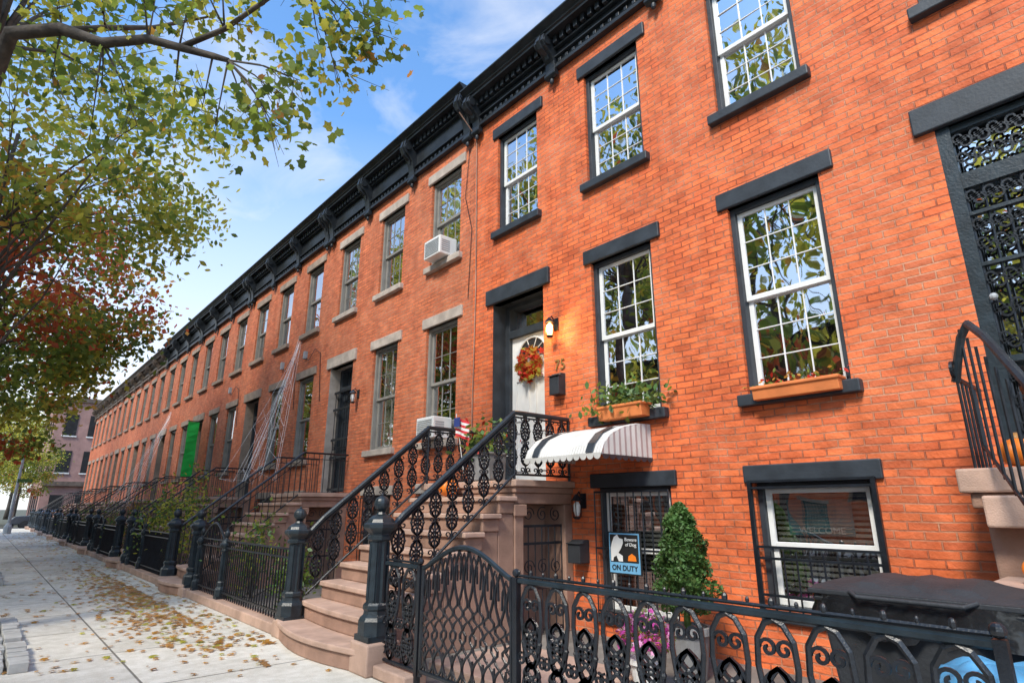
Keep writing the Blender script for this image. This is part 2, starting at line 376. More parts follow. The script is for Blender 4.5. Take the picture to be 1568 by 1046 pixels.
def cx(x): return D-(D-x)*.72
def bracket(mb,yc,zb,zt,m,w=.19):
    pr=[(5.63,zb),(5.585,zb-.02),(5.535,zb+.0),(5.51,zb+.06),(5.54,zb+.15),(5.52,zb+.26),(5.46,zb+(zt-zb)*.5),(5.36,zb+(zt-zb)*.62),(5.25,zb+(zt-zb)*.68),(5.17,zb+(zt-zb)*.80),(5.20,zt-.04),(5.22,zt+.002),(5.63,zt+.002)]
    mb.prism_y([(cx(a),b) for a,b in pr],yc-w/2,yc+w/2,m)
    pr2=[(5.44,zb+(zt-zb)*.44),(5.40,zb+(zt-zb)*.55),(5.22,zb+(zt-zb)*.63),(5.13,zb+(zt-zb)*.80),(5.18,zt-.02),(5.5,zt-.02)]
    mb.prism_y([(cx(a),b) for a,b in pr2],yc-w*.2,yc+w*.2,m)
    for s in (-1,1): mb.tube([(cx(5.29),yc+s*(w/2-.005),zb+(zt-zb)*.82),(cx(5.29),yc+s*(w/2+.025),zb+(zt-zb)*.82)],.07,m,12)
    mb.tube([(cx(5.57),yc-w/2-.02,zb+.05),(cx(5.57),yc+w/2+.02,zb+.05)],.055,m,10)
    mb.sphere((cx(5.58),yc,zb-.06),(.035,.04,.06),m,8,6)

def house(y0,bk,trim,cor,dz,door,sash,idx,detail):
    e=empty('brick_house'); y1=y0+W; r=random.Random(idx*13+5)
    cs=[y0+.92,y0+2.94,y0+4.95]
    ops=[(c,.98,5.86,7.69,'u') for c in cs]+[(cs[0],.98,2.53,4.64,'p'),(cs[1],.98,2.53,4.64,'p'),(cs[2],1.16,1.75,4.6,'d'),(cs[0],1.06,.52,1.66,'b'),(cs[1],1.06,.25,1.66,'b')]
    mb=MB(); zt=8.55
    ys=sorted(set([y0,y1]+[v for o in ops for v in (o[0]-o[1]/2,o[0]+o[1]/2)]))
    zs=sorted(set([-.3,zt]+[v for o in ops for v in (o[2],o[3])]))
    for i in range(len(ys)-1):
        for j in range(len(zs)-1):
            ym=(ys[i]+ys[i+1])/2; zm=(zs[j]+zs[j+1])/2
            if any(abs(ym-o[0])<o[1]/2 and o[2]<zm<o[3] for o in ops): continue
            mb.quad((D,ys[i+1],zs[j]),(D,ys[i],zs[j]),(D,ys[i],zs[j+1]),(D,ys[i+1],zs[j+1]),bk)
    for (c,w,a,b,k) in ops:
        d=.2 if k!='d' else .5
        l=c-w/2; h=c+w/2; rm=trim if k in 'd' else bk
        mb.quad((D,l,a),(D,l,b),(D+d,l,b),(D+d,l,a),rm); mb.quad((D,h,a),(D+d,h,a),(D+d,h,b),(D,h,b),rm)
        mb.quad((D,l,b),(D,h,b),(D+d,h,b),(D+d,l,b),rm); mb.quad((D,l,a),(D+d,l,a),(D+d,h,a),(D,h,a),rm)
    mb.box(D+1.0,D+11,y0,y1,-.3,zt,bk)
    mb.quad((D,y0,-.3),(D+1,y0,-.3),(D+1,y0,zt),(D,y0,zt),bk); mb.quad((D,y1,-.3),(D+1,y1,-.3),(D+1,y1,zt),(D,y1,zt),bk)
    mb.obj('walls',e)
    mb=MB(); mb.box(D-.05,D+11,y0+.002,y1-.002,zt+.001,zt+.12,ASPH); mb.obj('roof',e)
    mb=MB()
    for (c,w,a,b,k) in ops:
        if k in 'up':
            mb.box(D-.04,D+.12,c-.64,c+.60,b,b+.2+r.uniform(-.004,.004),trim)
            mb.box(D-.09,D+.12,c-.58,c+.57,a-.12,a-.001,trim)
        elif k=='d': mb.box(D-.05,D+.14,c-.73,c+.73,b,b+.26,trim)
        else:
            mb.box(D-.035,D+.12,c-.62,c+.62,b,b+.17,trim)
            mb.box(D-.05,D+.12,c-.58,c+.58,a-.1,a-.001,trim)
    mb.obj('lintels_and_sills',e,bevel=.012)
    fr=MB(); gl=MB()
    for (c,w,a,b,k) in ops:
        if k in 'upb':
            cu=0
            q=r.random()
            if idx==0: cu=0
            elif idx==-1: cu=.5 if k=='u' else 0
            else: cu=0 if q<.3 else (.5 if q<.6 else .95)
            fcol=CHAR if (idx<=0 or r.random()<.5) else SASHG
            if k=='b': fcol=CHAR
            if idx>=1 and k!='b': fcol=sash
            window(fr,gl,c,w,a,b,fcol,WHITE if (idx<=0) else sash,3,3 if idx<=0 else 2,cu,muntin=(k!='b' and (idx<=1 or r.random()<.3)),rnd=r)
            if k=='b' :
                for z in np.arange(a+.15,b-.1,.05): fr.box(D+.22,D+.245,c-w/2+.08,c+w/2-.08,z,z+.03,CURT)
    fr.obj('window_sashes',e,bevel=.004 if idx in(0,1,-1) else 0); gl.obj('window_glass',e)
    mb=MB()
    for (c,w,a,b,k) in ops:
        if k=='b':
            x=D-.06
            if idx==0 and c<3:
                lo=a+.02;
                for zz in (lo,lo+.1,lo+.42,lo+.52,b-.06,b+.0): mb.box(x-.012,x+.012,c-w/2-.03,c+w/2+.03,zz,zz+.022,IRON)
            else:
                for zz in (a+.02,(a+b)/2,b-.06): mb.box(x-.01,x+.01,c-w/2,c+w/2,zz,zz+.022,IRON)
            n=9
            for i in range(n+1):
                y=c-w/2+w*i/n; hi=b-.04 if not(idx==0 and c<3) else a+.52
                mb.tube([(x,y,a-.02),(x,y,hi)],.009,IRON,5)
            if idx==0 and c<3:
                for s in (-1,1): mb.box(x-.018,x+.018,c+s*(w/2+.02)-.018,c+s*(w/2+.02)+.018,a-.02,b+.02,IRON)
    mb.obj('basement_grilles',e)
    mb=MB(); c=cs[2]; X=D+.32
    dtop=4.05; hw=.58
    tcol=trim if idx<=0 else CHAR
    mb.box(X-.06,X+.1,c-hw,c-hw+.11,1.75,4.6,tcol); mb.box(X-.06,X+.1,c+hw-.11,c+hw,1.75,4.6,tcol)
    mb.box(X-.07,X+.1,c-hw+.11,c+hw-.11,dtop,dtop+.12,tcol); mb.box(X-.06,X+.1,c-hw+.11,c+hw-.11,4.54,4.6,CHAR)
    mb.quad((X+.05,c-hw+.11,dtop+.12),(X+.05,c+hw-.11,dtop+.12),(X+.05,c+hw-.11,4.54),(X+.05,c-hw+.11,4.54),GLASS)
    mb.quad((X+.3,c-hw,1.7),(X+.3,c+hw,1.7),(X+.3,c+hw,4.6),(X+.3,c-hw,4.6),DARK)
    mb.box(X,X+.05,c-hw+.11,c+hw-.11,1.76,dtop,door)
    for sy in (-1,1):
        for (za,zb) in ((1.95,2.55),(2.7,3.35)):
            yc2=c+sy*.22; 
            for (ya,yb,zc,zd) in ((yc2-.16,yc2+.16,za,za+.03),(yc2-.16,yc2+.16,zb-.03,zb),(yc2-.16,yc2-.13,za+.03,zb-.03),(yc2+.13,yc2+.16,za+.03,zb-.03)):
                mb.box(X-.018,X-.001,ya,yb,zc,zd,door)
    fan=[(X-.004,c,3.72)]+[(X-.004,c+.3*math.cos(a),3.72+.26*math.sin(a)) for a in np.linspace(math.pi,0,15)]
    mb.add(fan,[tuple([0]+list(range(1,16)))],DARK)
    mb.tube([(X-.01,c+.31*math.cos(a),3.72+.27*math.sin(a)) for a in np.linspace(0,math.pi,15)],.018,door if idx else WHITE,5)
    mb.box(X-.02,X-.005,c-.32,c+.32,3.69,3.72,door)
    for a in (.6,1.2,1.94,2.54): mb.tube([(X-.012,c,3.72),(X-.012,c+.3*math.cos(a),3.72+.26*math.sin(a))],.009,door,4)
    mb.sphere((X-.05,c-.38,2.75),(.03,.03,.03),GOLD,8,6)
    mb.obj('front_door',e,bevel=.004 if idx in (0,1) else 0)
    # cornice
    mb=MB(); a=y0+.005; b=y1-.005; z=8.17; top=8.84+dz; sf=top-.19
    mb.box(D-.10,D-.001,a,b,z-.03,z+.035,cor); mb.box(D-.06,D-.001,a,b,z+.035,sf-.001,cor)
    mb.box(D-.12,D-.061,a,b,z+.15,z+.175,cor)
    pr=[(5.30,sf),(5.30,sf+.05),(5.26,sf+.06),(5.26,sf+.08),(5.22,sf+.11),(5.15,sf+.15),(5.13,sf+.16),(5.13,sf+.19),(5.7,sf+.19),(5.7,sf)]
    mb.prism_y([(cx(q),w_) for q,w_ in pr],a,b,cor)
    mb.box(D,D+.3,a,b,sf-.3,sf+.15,cor)
    n=42
    for i in range(n):
        y=a+(b-a)*(i+.5)/n; mb.box(cx(5.44),D-.061,y-.038,y+.038,sf-.13,sf-.001,cor)
        mb.box(D-.085,D-.061,y-.03,y+.03,z+.055,z+.12,cor)
    mb.box(D-.13,D-.061,a,b,sf-.17,sf-.135,cor)
    for i in range(4): bracket(mb,y0+.14+(W-.28)*i/3,8.0,sf,cor)
    mb.obj('cornice',e,bevel=.006 if idx<3 else 0)
    return e
H0=house(1.42,BR0,CHAR,COR,0,WHITE,WHITE,0,1)
Hm=house(1.42-W,BR0,CHAR,COR,0,CHAR,WHITE,-1,1)
H=[]
spec=[(BR1,PALE,COR,.24,CHAR,SASHG),(BR1,TAN,COR,.24,CHAR,SASHG),(BR2,TAN,COR,.24,GREEN,SASHG),(BR1,TAN,COR,.24,CHAR,SASHG),(BR2,TAN,CORB,.1,CHAR,SASHG),(BR1,TAN,CORB,.1,CHAR,SASHG),(BR2,BROWN,CORB,.1,CHAR,SASHG),(BR2,TAN,CORB,.1,CHAR,SASHG)]
for i,s in enumerate(spec): H.append(house(7.5+W*i,*s,i+1,0))
for i in range(0,7):
    k=(0,1,3)[i%3]; src=H[k]; sy=7.5+k*W
    e=empty('brick_house',(-8.6,-2+W*i-sy,0)); e.scale=(-1,1,1)
    for ch in src.children:
        o=bpy.data.objects.new(ch.name.split('.')[0],ch.data); scn.collection.objects.link(o); o.parent=e
e=empty('corner_building'); mb=MB(); mb.box(3.9,16,69,84,-.17,11.2,PINK); mb.box(3.75,16,68.8,84,11.2,11.6,CORB)
mb.box(3.8,16,68.7,69,3.4,3.8,CORB)
mb.obj('walls',e); mb=MB()
for z in (.6,4.6,8):
    for i in range(6):
        x=4.6+i*1.9; mb.box(x,x+1,68.95,69.1,z,z+2,DARK); mb.box(x-.08,x+1.08,68.9,69.2,z-.12,z,WHITE)
    for i in range(4):
        y=70.5+i*3; mb.box(3.85,4,y,y+1,z,z+2,DARK); mb.box(3.82,4,y-.08,y+1.08,z-.12,z,WHITE)
mb.obj('windows',e)
e=empty('green_banner'); mb=MB(); vs=[]; n=10
for i in range(n+1):
    z=2.5+2.0*i/n; vs+=[(5.22,24.0+.03*math.sin(i*.9),z),(5.6,24.05+.03*math.sin(i*1.1+1),z)]
mb.add(vs,[(2*i,2*i+1,2*i+3,2*i+2) for i in range(n)],GREEN); mb.tube([(5.2,24.0,4.52),(5.7,24.05,4.52)],.015,IRON,5); mb.obj('cloth',e)

# ------------------------------------------------------------ ornamental ironwork
def knot(mb,P,U,z0,z1,A,r=.008,m=IRON,Wv=Vector((0,0,1))):
    P=Vector(P); n=12
    fn=[lambda t:A*math.sin(math.pi*t),lambda t:-A*math.sin(math.pi*t),
        lambda t:A*.9*math.sin(2*math.pi*t),lambda t:-A*.9*math.sin(2*math.pi*t),
        lambda t:A*.6*math.sin(3*math.pi*t),lambda t:-A*.6*math.sin(3*math.pi*t)]
    for f in fn:
        mb.tube([P+U*f(i/n)+Wv*(z0+(z1-z0)*i/n) for i in range(n+1)],r,m,4,False)
    for s in (-1,1):
        mb.sphere(P+U*A*s+Wv*(z0+z1)/2,(.018,)*3,m,6,4)
    for f in (.33,.5,.67): mb.sphere(P+Wv*(z0+(z1-z0)*f),(.019,)*3,m,6,4)
def spiral(mb,c,U,V,r0,turns,rad,m=IRON,a0=0,sg=1):
    n=int(14*turns)+2; c=Vector(c)
    mb.tube([c+(U*math.cos(a0+sg*2*math.pi*turns*i/n)+V*math.sin(a0+sg*2*math.pi*turns*i/n))*(r0*(1-.8*i/n)) for i in range(n+1)],rad,m,4,False)
def newel(mb,x,y,z0,h,m=IRON2,s=1.0):
    k=h/1.28
    mb.box(x-.135*s,x+.135*s,y-.135*s,y+.135*s,z0,z0+.05*k,m)
    pr=[(.155,.05),(.155,.17),(.14,.2),(.115,.22),(.11,.25),(.122,.27),(.122,.30),(.105,.32)]
    mb.lathe(x,y,[(r*s,z0+z*k) for r,z in pr],m,8)
    pr=[(.098,.32),(.092,.86)]
    mb.lathe(x,y,[(r*s,z0+z*k) for r,z in pr],m,16,.16)
    for j in range(8):
        an=2*math.pi*j/8
        mb.tube([(x+.094*s*math.cos(an),y+.094*s*math.sin(an),z0+.34*k),(x+.088*s*math.cos(an),y+.088*s*math.sin(an),z0+.85*k)],.012*s,m,5)
    pr=[(.10,.86),(.118,.875),(.118,.90),(.10,.915),(.104,.93),(.15,.97),(.16,.985),(.16,1.015),(.135,1.03),(.12,1.06),(.085,1.09),(.05,1.105),(.04,1.125),(.052,1.14)]
    mb.lathe(x,y,[(r*s,z0+z*k) for r,z in pr],m,8)
    mb.sphere((x,y,z0+1.205*k),(.075*s,.075*s,.075*k),m,14,10)
    mb.sphere((x,y,z0+1.285*k),(.015,.015,.02),m,6,4)

def stoop(yc,hw,ztop,name='brownstone_stoop',x0=2.8,xl=4.72,lx=D-.002,skew=0,door=True):
    e=empty(name); mb=MB(); n=9; rs=ztop/n; tr=(xl-x0)/(n-1)
    for i in range(n-1):
        xa=x0+tr*i; z=rs*(i+1)
        w=hw+(.10 if i==0 else .03 if i==1 else 0)
        bul=.16 if i==0 else .07 if i==1 else 0
        if bul:
            poly=[(xa-bul*math.sin(math.pi*t)-.0,yc+w-2*w*t) for t in np.linspace(0,1,13)]
            poly=[(xa+.0+tr*1.6,yc+w)]+poly+[(xa+tr*1.6,yc-w)]
            mb.prism_z(poly,z-.055,z,BROWN2)
            poly=[(px+.03,yc+(py-yc)*.985) for px,py in poly]
            mb.prism_z(poly,(0 if i==0 else z-rs)+.001,z-.056,BROWN)
        else:
            mb.box(xa-.035,xa+tr+.01,yc-w-.04,yc+w+.04,z-.055,z,BROWN2)
            mb.box(xa,xa+tr,yc-w,yc+w,max(0,z-rs) if i else 0,z-.056,BROWN)
        if i>1: mb.box(xa,xa+tr-.001,yc-hw+.02,yc+hw-.02,0,max(0,z-rs)-.001,BROWN)
    mb.box(xl-.05,lx,yc-hw-.07,yc+hw+.07,ztop-.08,ztop,BROWN2)
    mb.box(xl-.02,lx,yc-hw-.03,yc+hw+.03,ztop-.15,ztop-.081,BROWN)
    mb.box(xl,lx,yc-hw,yc+hw,ztop-.28,ztop-.151,BROWN)
    mb.box(xl+.001,xl+.14,yc-hw,yc+hw,0,ztop-.281,BROWN)
    mb.box(lx-.14,lx,yc-hw,yc+hw,0,ztop-.281,BROWN)
    mb.box(xl+.14,lx-.14,yc-hw+.35,yc+hw,0,ztop-.281,BROWN)
    mb.box(xl-.03,xl+.17,yc-hw-.03,yc-hw-.001,ztop-.42,ztop-.285,BROWN)
    mb.obj('steps',e,bevel=.012)
    if door:
        mb=MB(); y=yc-hw+.06; xa=xl+.15; xb=lx-.15
        for i in range(7):
            x=xa+(xb-xa)*i/6; mb.tube([(x,y,.02),(x,y,ztop-.55)],.009,IRON,5)
        for z in (.05,.5,1.0,ztop-.55): mb.box(xa,xb,y-.012,y+.012,z,z+.03,IRON)
        for i in range(3):
            spiral(mb,(xa+(xb-xa)*(i+.5)/3,y-.01,.75),Vector((1,0,0)),Vector((0,0,1)),.09,1.5,.007,a0=i)
            spiral(mb,(xa+(xb-xa)*(i+.5)/3,y-.01,ztop-.4),Vector((1,0,0)),Vector((0,0,1)),.09,1.5,.007,a0=i)
        mb.obj('understoop_gate',e)
    return e
def rail_ornate(e,y,x0,z0,x1,z1,xe):
    mb=MB(); sl=(z1-z0)/(x1-x0)
    def zt(x): return z0+sl*(x-x0) if x<x1 else z1
    xs=[x0,x0+.1]+[x0+.2+(x1-x0-.2)*i/6 for i in range(7)]+[x1+.05,xe]
    top=[(x,y,zt(x)-(0.04*(1-(x-x0)/.2) if x<x0+.2 else 0)) for x in xs]
    mb.tube(top,.03,IRON2,8)
    mb.tube([(a,b,c-.055) for a,b,c in top],.013,IRON,5)
    h=.74
    mb.tube([(x0+.05,y,zt(x0+.05)-h),(x1,y,z1-h),(xe,y,z1-h)],.016,IRON,5)
    U=Vector((1,0,0)); x=x0+.15
    while x<xe-.08:
        t=zt(x); 
        mb.tube([(x,y,t-h),(x,y,t-.02)],.011,IRON,5)
        V=Vector((0,0,1)); 
        knot(mb,(x,y,t-h),U,.10,.36,.072,.0105)
        knot(mb,(x,y,t-h),U,.40,.66,.072,.0105)
        for s in (-1,1):
            spiral(mb,(x+s*.05,y,t-.06),U,V,.04,1.1,.008,a0=math.pi/2,sg=s)
            spiral(mb,(x+s*.05,y,t-h+.055),U,V,.04,1.1,.008,a0=-math.pi/2,sg=-s)
            spiral(mb,(x+s*.045,y,t-h+.38),U,V,.03,1.1,.008,a0=-math.pi/2,sg=-s)
        x+=.215
    mb.tube([(xe,y,z1-h-.06),(xe,y,z1)],.018,IRON,6); mb.tube([(x1,y,z1-h-.06),(x1,y,z1)],.016,IRON,6)
    mb.obj('railing',e)
S0=stoop(6.27,.95,1.75)
rail_ornate(S0,5.33,3.03,1.20,4.72,2.55,D-.03)
rail_ornate(S0,7.21,3.03,1.14,4.72,2.55,D-.03)
mb=MB(); newel(mb,2.95,5.28,.26,1.28); newel(mb,2.95,7.26,.18,1.24); mb.obj('newel_posts',S0)
mb=MB(); mb.box(2.78,3.12,5.09,5.42,0,.26,BROWN2); mb.box(2.80,3.12,7.10,7.42,0,.18,BROWN2); mb.obj('newel_bases',S0,bevel=.015)

# right-hand neighbour's stoop
e=empty('brownstone_stoop'); mb=MB()
mb.box(4.98,D-.002,-.7,1.07,1.52,1.68,BROWN2); mb.box(5.02,D-.002,-.66,1.02,1.42,1.519,BROWN); mb.box(5.08,D-.002,-.6,.97,0,1.419,BROWN)
mb.box(4.90,5.2,.62,.94,1.3,1.5,BROWN2)
mb.box(4.30,5.05,.55,.90,0,.94,BROWN); mb.box(4.26,5.07,.52,.93,.941,1.0,BROWN2)
for i in range(8):
    x=4.98-.25*(i+1); z=1.68-.187*(i+1); sh=.07*(i+1)
    mb.box(x-.03,x+.26,-.75-.0,.50-sh*.6,z-.055,z,BROWN2); mb.box(x,x+.249,-.7,.47-sh*.6,0,z-.056,BROWN)
mb.obj('steps',e,bevel=.015)
mb=MB(); top=[(5.05,.97,2.28),(5.02,.93,2.42),(5.0,.88,2.58),(4.96,.82,2.66),(4.75,.71,2.5),(4.3,.5,2.08),(3.8,.3,1.68),(3.0,.0,1.1)]
mb.tube(top,.028,IRON2,8)
for i in range(16):
    f=i/15; x=5.0-2.0*f; y=.88-.86*f; z=2.64-1.5*f; mb.tube([(x,y,z-.85 ),(x,y,z)],.010,IRON,5)
mb.tube([(5.0,.88,1.82),(3.0,.02,.32)],.012,IRON,5)
for i in range(5): mb.tube([(5.04+.12*i,.96,1.68),(5.04+.12*i,.96,2.3)],.010,IRON,5)
mb.tube([(5.04,.96,2.3),(D-.02,.96,2.3)],.02,IRON2,6)
spiral(mb,(5.03,.97,2.36),Vector((1,0,0)),Vector((0,0,1)),.07,1.5,.014)
mb.obj('railing',e)
def rail_plain(e,y,x0,z0,x1,z1,xe):
    mb=MB(); h=.78; sl=(z1-z0)/(x1-x0)
    mb.tube([(x0,y,z0),(x1,y,z1),(xe,y,z1)],.022,IRON,6); mb.tube([(x0,y,z0-h),(x1,y,z1-h),(xe,y,z1-h)],.013,IRON,5)
    mb.tube([(x0,y,z0-.12),(x1,y,z1-.12),(xe,y,z1-.12)],.008,IRON,5)
    x=x0+.06
    while x<xe:
        t=z0+sl*(x-x0) if x<x1 else z1; mb.tube([(x,y,t-h),(x,y,t)],.0085,IRON,4,False); x+=.115
    mb.obj('railing',e)
def picket_fence(e,y0,y1,gate=None,x=2.95,hz=.95):
    mb=MB(); 
    for z in (.2,.83,.93): mb.box(x-.014,x+.014,y0,y1,z,z+.022,IRON)
    y=y0+.05
    while y<y1:
        top=hz
        if gate and gate[0]<y<gate[1]: top=hz+.24*math.sin(math.pi*(y-gate[0])/(gate[1]-gate[0]))
        mb.tube([(x,y,.13),(x,y,top)],.010,IRON,5,False)
        y+=.095
    if gate:
        mb.tube([(x,gate[0]+(gate[1]-gate[0])*t,hz+.24*math.sin(math.pi*t)) for t in np.linspace(0,1,13)],.018,IRON,6)
    mb.obj('pickets',e)
for i in range(8):
    yb=7.5+W*i
    st=stoop(yb+4.95,.8,1.72,door=(i<2))
    rail_plain(st,yb+4.95-.74,3.03,1.10,4.72,2.5,D-.03); rail_plain(st,yb+4.95+.74,3.03,1.10,4.72,2.5,D-.03)
    mb=MB(); newel(mb,2.95,yb+4.1,.14,1.26); newel(mb,2.95,yb+5.8,.14,1.26); mb.obj('newel_posts',st)
    mb=MB(); mb.box(2.78,3.12,yb+3.93,yb+4.27,0,.14,BROWN2); mb.box(2.78,3.12,yb+5.63,yb+5.97,0,.14,BROWN2); mb.obj('newel_bases',st,bevel=.015)
    e=empty('iron_fence'); ya=yb-.06 if i==0 else yb-.1
    picket_fence(e,ya,yb+3.95,(yb+2.6,yb+3.75))
    mb=MB()
    for yy in (yb+2.5,yb+3.82): newel(mb,2.95,yy,.12,.98,s=.55)
    mb.obj('gate_posts',e)
    mb=MB(); mb.box(2.83,3.06,ya,yb+3.925,-.0,.12,BROWN2); mb.obj('stone_kerb',e,bevel=.015)

# ornamental fence & gate in front of no. 75
e=empty('ornamental_iron_fence'); mb=MB(); x=2.95; U=Vector((0,1,0)); V=Vector((0,0,1))
def fence_panel(mb,y0,y1,n):
    mb.tube([(x,y0,.93),(x,y1,.93)],.021,IRON2,6); mb.tube([(x,y0,.965),(x,y1,.965)],.010,IRON,5)
    mb.tube([(x,y0,.13),(x,y1,.13)],.016,IRON,6)
    w=(y1-y0)/n
    for i in range(n):
        c=y0+w*(i+.5)
        mb.sphere((x,c,.985),(.015,.015,.024),IRON,6,5); mb.sphere((x,c+w/2,.985),(.010,.010,.016),IRON,6,5)
        a=w*.36
        mb.tube([(x,c-a*.55,.46),(x,c-a*.9,.58),(x,c-a*1.1,.70),(x,c-a*1.0,.82),(x,c-a*.5,.89),(x,c,.91),(x,c+a*.5,.89),(x,c+a*1.0,.82),(x,c+a*1.1,.70),(x,c+a*.9,.58),(x,c+a*.55,.46)],.0155,IRON,5,False)
        for s in (-1,1):
            spiral(mb,(x,c+s*a*.45,.78),U,V,.045,1.2,.011,a0=(0 if s>0 else math.pi),sg=s)
            spiral(mb,(x,c+s*w*.40,.22),U,V,.05,1.2,.011,a0=math.pi/2,sg=-s)
            spiral(mb,(x,c+s*w*.40,.44),U,V,.04,1.1,.010,a0=math.pi/2,sg=-s)
        knot(mb,(x,c,0),U,.40,.70,.080,.0135)
        knot(mb,(x,c,0),U,.15,.43,.080,.0135)
fence_panel(mb,.62,3.28,11); fence_panel(mb,4.58,5.12,2)
mb.obj('panels',e)
mb=MB()
for yy,h in ((3.31,.95),(4.55,.95),(.6,.95)):
    mb.box(x-.022,x+.022,yy-.022,yy+.022,.0,h,IRON); mb.sphere((x,yy,h+.03),(.03,)*3,IRON,8,6)
mb.obj('posts',e)
mb=MB(); g0=3.36; g1=4.5; 
def gtop(y): 
    t=(y-g0)/(g1-g0); return .93+.19*math.sin(math.pi*t)**1.2
mb.tube([(x,y,gtop(y)) for y in np.linspace(g0,g1,21)],.021,IRON2,6)
mb.tube([(x,y,.14) for y in (g0,g1)],.018,IRON,6)
for yy in (g0,g1): mb.tube([(x,yy,.1),(x,yy,.95)],.018,IRON,6)
n=9; w=(g1-g0)/n
for i in range(n+1):
    yb=g0+w*i
    for s in (-1,1):
        pts=[]
        for j in range(29):
            f=j/28; z=.15+(gtop(min(max(yb,g0),g1))-.17)*f
            if f<.22: q=math.sin(math.pi*f/.22)
            elif f<.58: q=abs(math.sin(math.pi*(f-.22)/.12))
            else: q=math.sin(math.pi*(f-.58)/.42)*.9
            y=yb+s*w*.5*abs(q)
            pts.append((x,min(max(y,g0),g1),z))
        mb.tube(pts,.0105,IRON,4,False)
for i in range(n):
    c=g0+w*(i+.5); t=gtop(c)
    mb.tube([(x,c,.15),(x,c,.33)],.008,IRON,4,False)
    mb.tube([(x,c-w*.35,t-.24),(x,c-w*.3,t-.12),(x,c,t-.04),(x,c+w*.3,t-.12),(x,c+w*.35,t-.24)],.009,IRON,4,False)
mb.obj('gate',e)
mb=MB(); mb.box(2.84,3.06,.4,3.30,0,.1,BROWN2); mb.box(2.84,3.06,4.56,5.088,0,.1,BROWN2); mb.obj('stone_kerb',e,bevel=.015)
mb=MB(); mb.box(3.3,4.4,3.35,4.9,.005,.10,BROWN2); mb.obj('stone_step',None,bevel=.015)

# ------------------------------------------------------------ awning
e=empty('metal_awning'); mb=MB(); ya,yb_=4.05,5.24
prof=[(D-.01,2.36),(5.45,2.345),(5.2,2.29),(4.98,2.2),(4.85,2.08),(4.80,1.98)]
n=60; vs=[];fs=[]
for i in range(n+1):
    y=ya+(yb_-ya)*i/n; o=.006*(1 if i%2 else -1)
    for (px,pz) in prof: vs.append((px-o*.3,y,pz+o))
k=len(prof)
fs=[(i*k+j,i*k+j+1,(i+1)*k+j+1,(i+1)*k+j) for i in range(n) for j in range(k-1)]
mb.add(vs,fs,ALU)
for ys in (4.16,5.0):
    mb.add([(px-.012,y,pz+.018) for y in (ys,ys+.10) for px,pz in prof],[(j,j+1,j+1+k,j+k) for j in range(k-1)],CHAR)
for y in (ya-.002,yb_):
    m=18; vs=[];fs=[]
    for i in range(m+1):
        xx=4.81+(D-.01-4.81)*i/m; zt2=np.interp(xx,[p[0] for p in prof[::-1]],[p[1] for p in prof[::-1]]); o=.006*(1 if i%2 else -1)
        vs+=[(xx,y+o,1.97),(xx,y+o,zt2)]
    mb.add(vs,[(2*i,2*i+2,2*i+3,2*i+1) for i in range(m)],ALU)
for i in range(12):
    c=ya+(yb_-ya)*(i+.5)/12; w=(yb_-ya)/24
    mb.add([(4.798,c-w,1.99)]+[(4.798,c-w*math.cos(a),1.97-.05*math.sin(a)) for a in np.linspace(0,math.pi,7)]+[(4.798,c+w,1.99)],[tuple(range(9))],ALU)
for i in range(8):
    w=(D-4.81)/16; c=4.81+w*(2*i+1)
    mb.add([(c-w,ya-.01,1.975)]+[(c-w*math.cos(a),ya-.01,1.965-.045*math.sin(a)) for a in np.linspace(0,math.pi,7)]+[(c+w,ya-.01,1.975)],[tuple(range(9))],CHAR)
mb.obj('corrugated_sheet',e)
mb=MB(); mb.tube([(4.82,ya,1.98),(4.82,yb_,1.98)],.014,GREY,6); mb.tube([(4.82,ya+.02,1.98),(D,ya+.02,1.98)],.012,GREY,6); mb.obj('frame',e)

# ------------------------------------------------------------ wall lamps, mailbox, numbers
def wall_lamp(x,y,z,lit):
    e=empty('wall_lantern'); mb=MB(); mb.lathe(x,y,[(.03,z-.13),(.05,z-.11),(.055,z-.10)],IRON,6); mb.lathe(x,y,[(.075,z+.09),(.05,z+.13),(.012,z+.17)],IRON,6)
    for j in range(6):
        an=2*math.pi*(j+.5)/6; mb.tube([(x+.05*math.cos(an),y+.05*math.sin(an),z-.1),(x+.07*math.cos(an),y+.07*math.sin(an),z+.09)],.004,IRON,4)
    mb.tube([(x,y,z+.15),(x+.04,y,z+.2),(x+.11,y,z+.12),(D,y,z+.1)],.01,IRON,5); mb.box(D-.02,D-.001,y-.045,y+.045,z-.0,z+.18,IRON)
    mb.obj('frame',e); mb=MB(); mb.lathe(x,y,[(.025,z-.09),(.045,z-.03),(.045,z+.04),(.02,z+.08)],BULB if lit else WHITE,8); mb.obj('bulb',e)
    if lit:
        l=bpy.data.lights.new('lamp_light','POINT'); l.energy=24; l.color=(1,.62,.25); l.shadow_soft_size=.05
        o=bpy.data.objects.new('lamp_light',l); o.location=(x-.09,y,z-.02); scn.collection.objects.link(o); o.parent=e
wall_lamp(5.56,5.53,3.84,True); wall_lamp(5.57,5.12,1.42,False); wall_lamp(5.57,11.5,3.7,False)
e=empty('house_number'); text('digits','75',(D-.012,5.47,3.33),.21,GOLD,e)
e=empty('mailbox'); mb=MB(); mb.prism_y([(5.56,2.9),(D-.002,2.9),(D-.002,3.2),(5.62,3.2),(5.56,3.14)],5.38,5.56,BIN); mb.box(5.54,5.62,5.37,5.57,3.15,3.165,BIN); mb.obj('box',e,bevel=.008)
e=empty('mailbox'); mb=MB(); mb.prism_y([(5.52,.78),(D-.002,.78),(D-.002,1.05),(5.6,1.05),(5.52,1.0)],5.05,5.25,BIN); mb.box(5.5,5.6,5.04,5.26,1.0,1.015,BIN); mb.obj('box',e,bevel=.008)
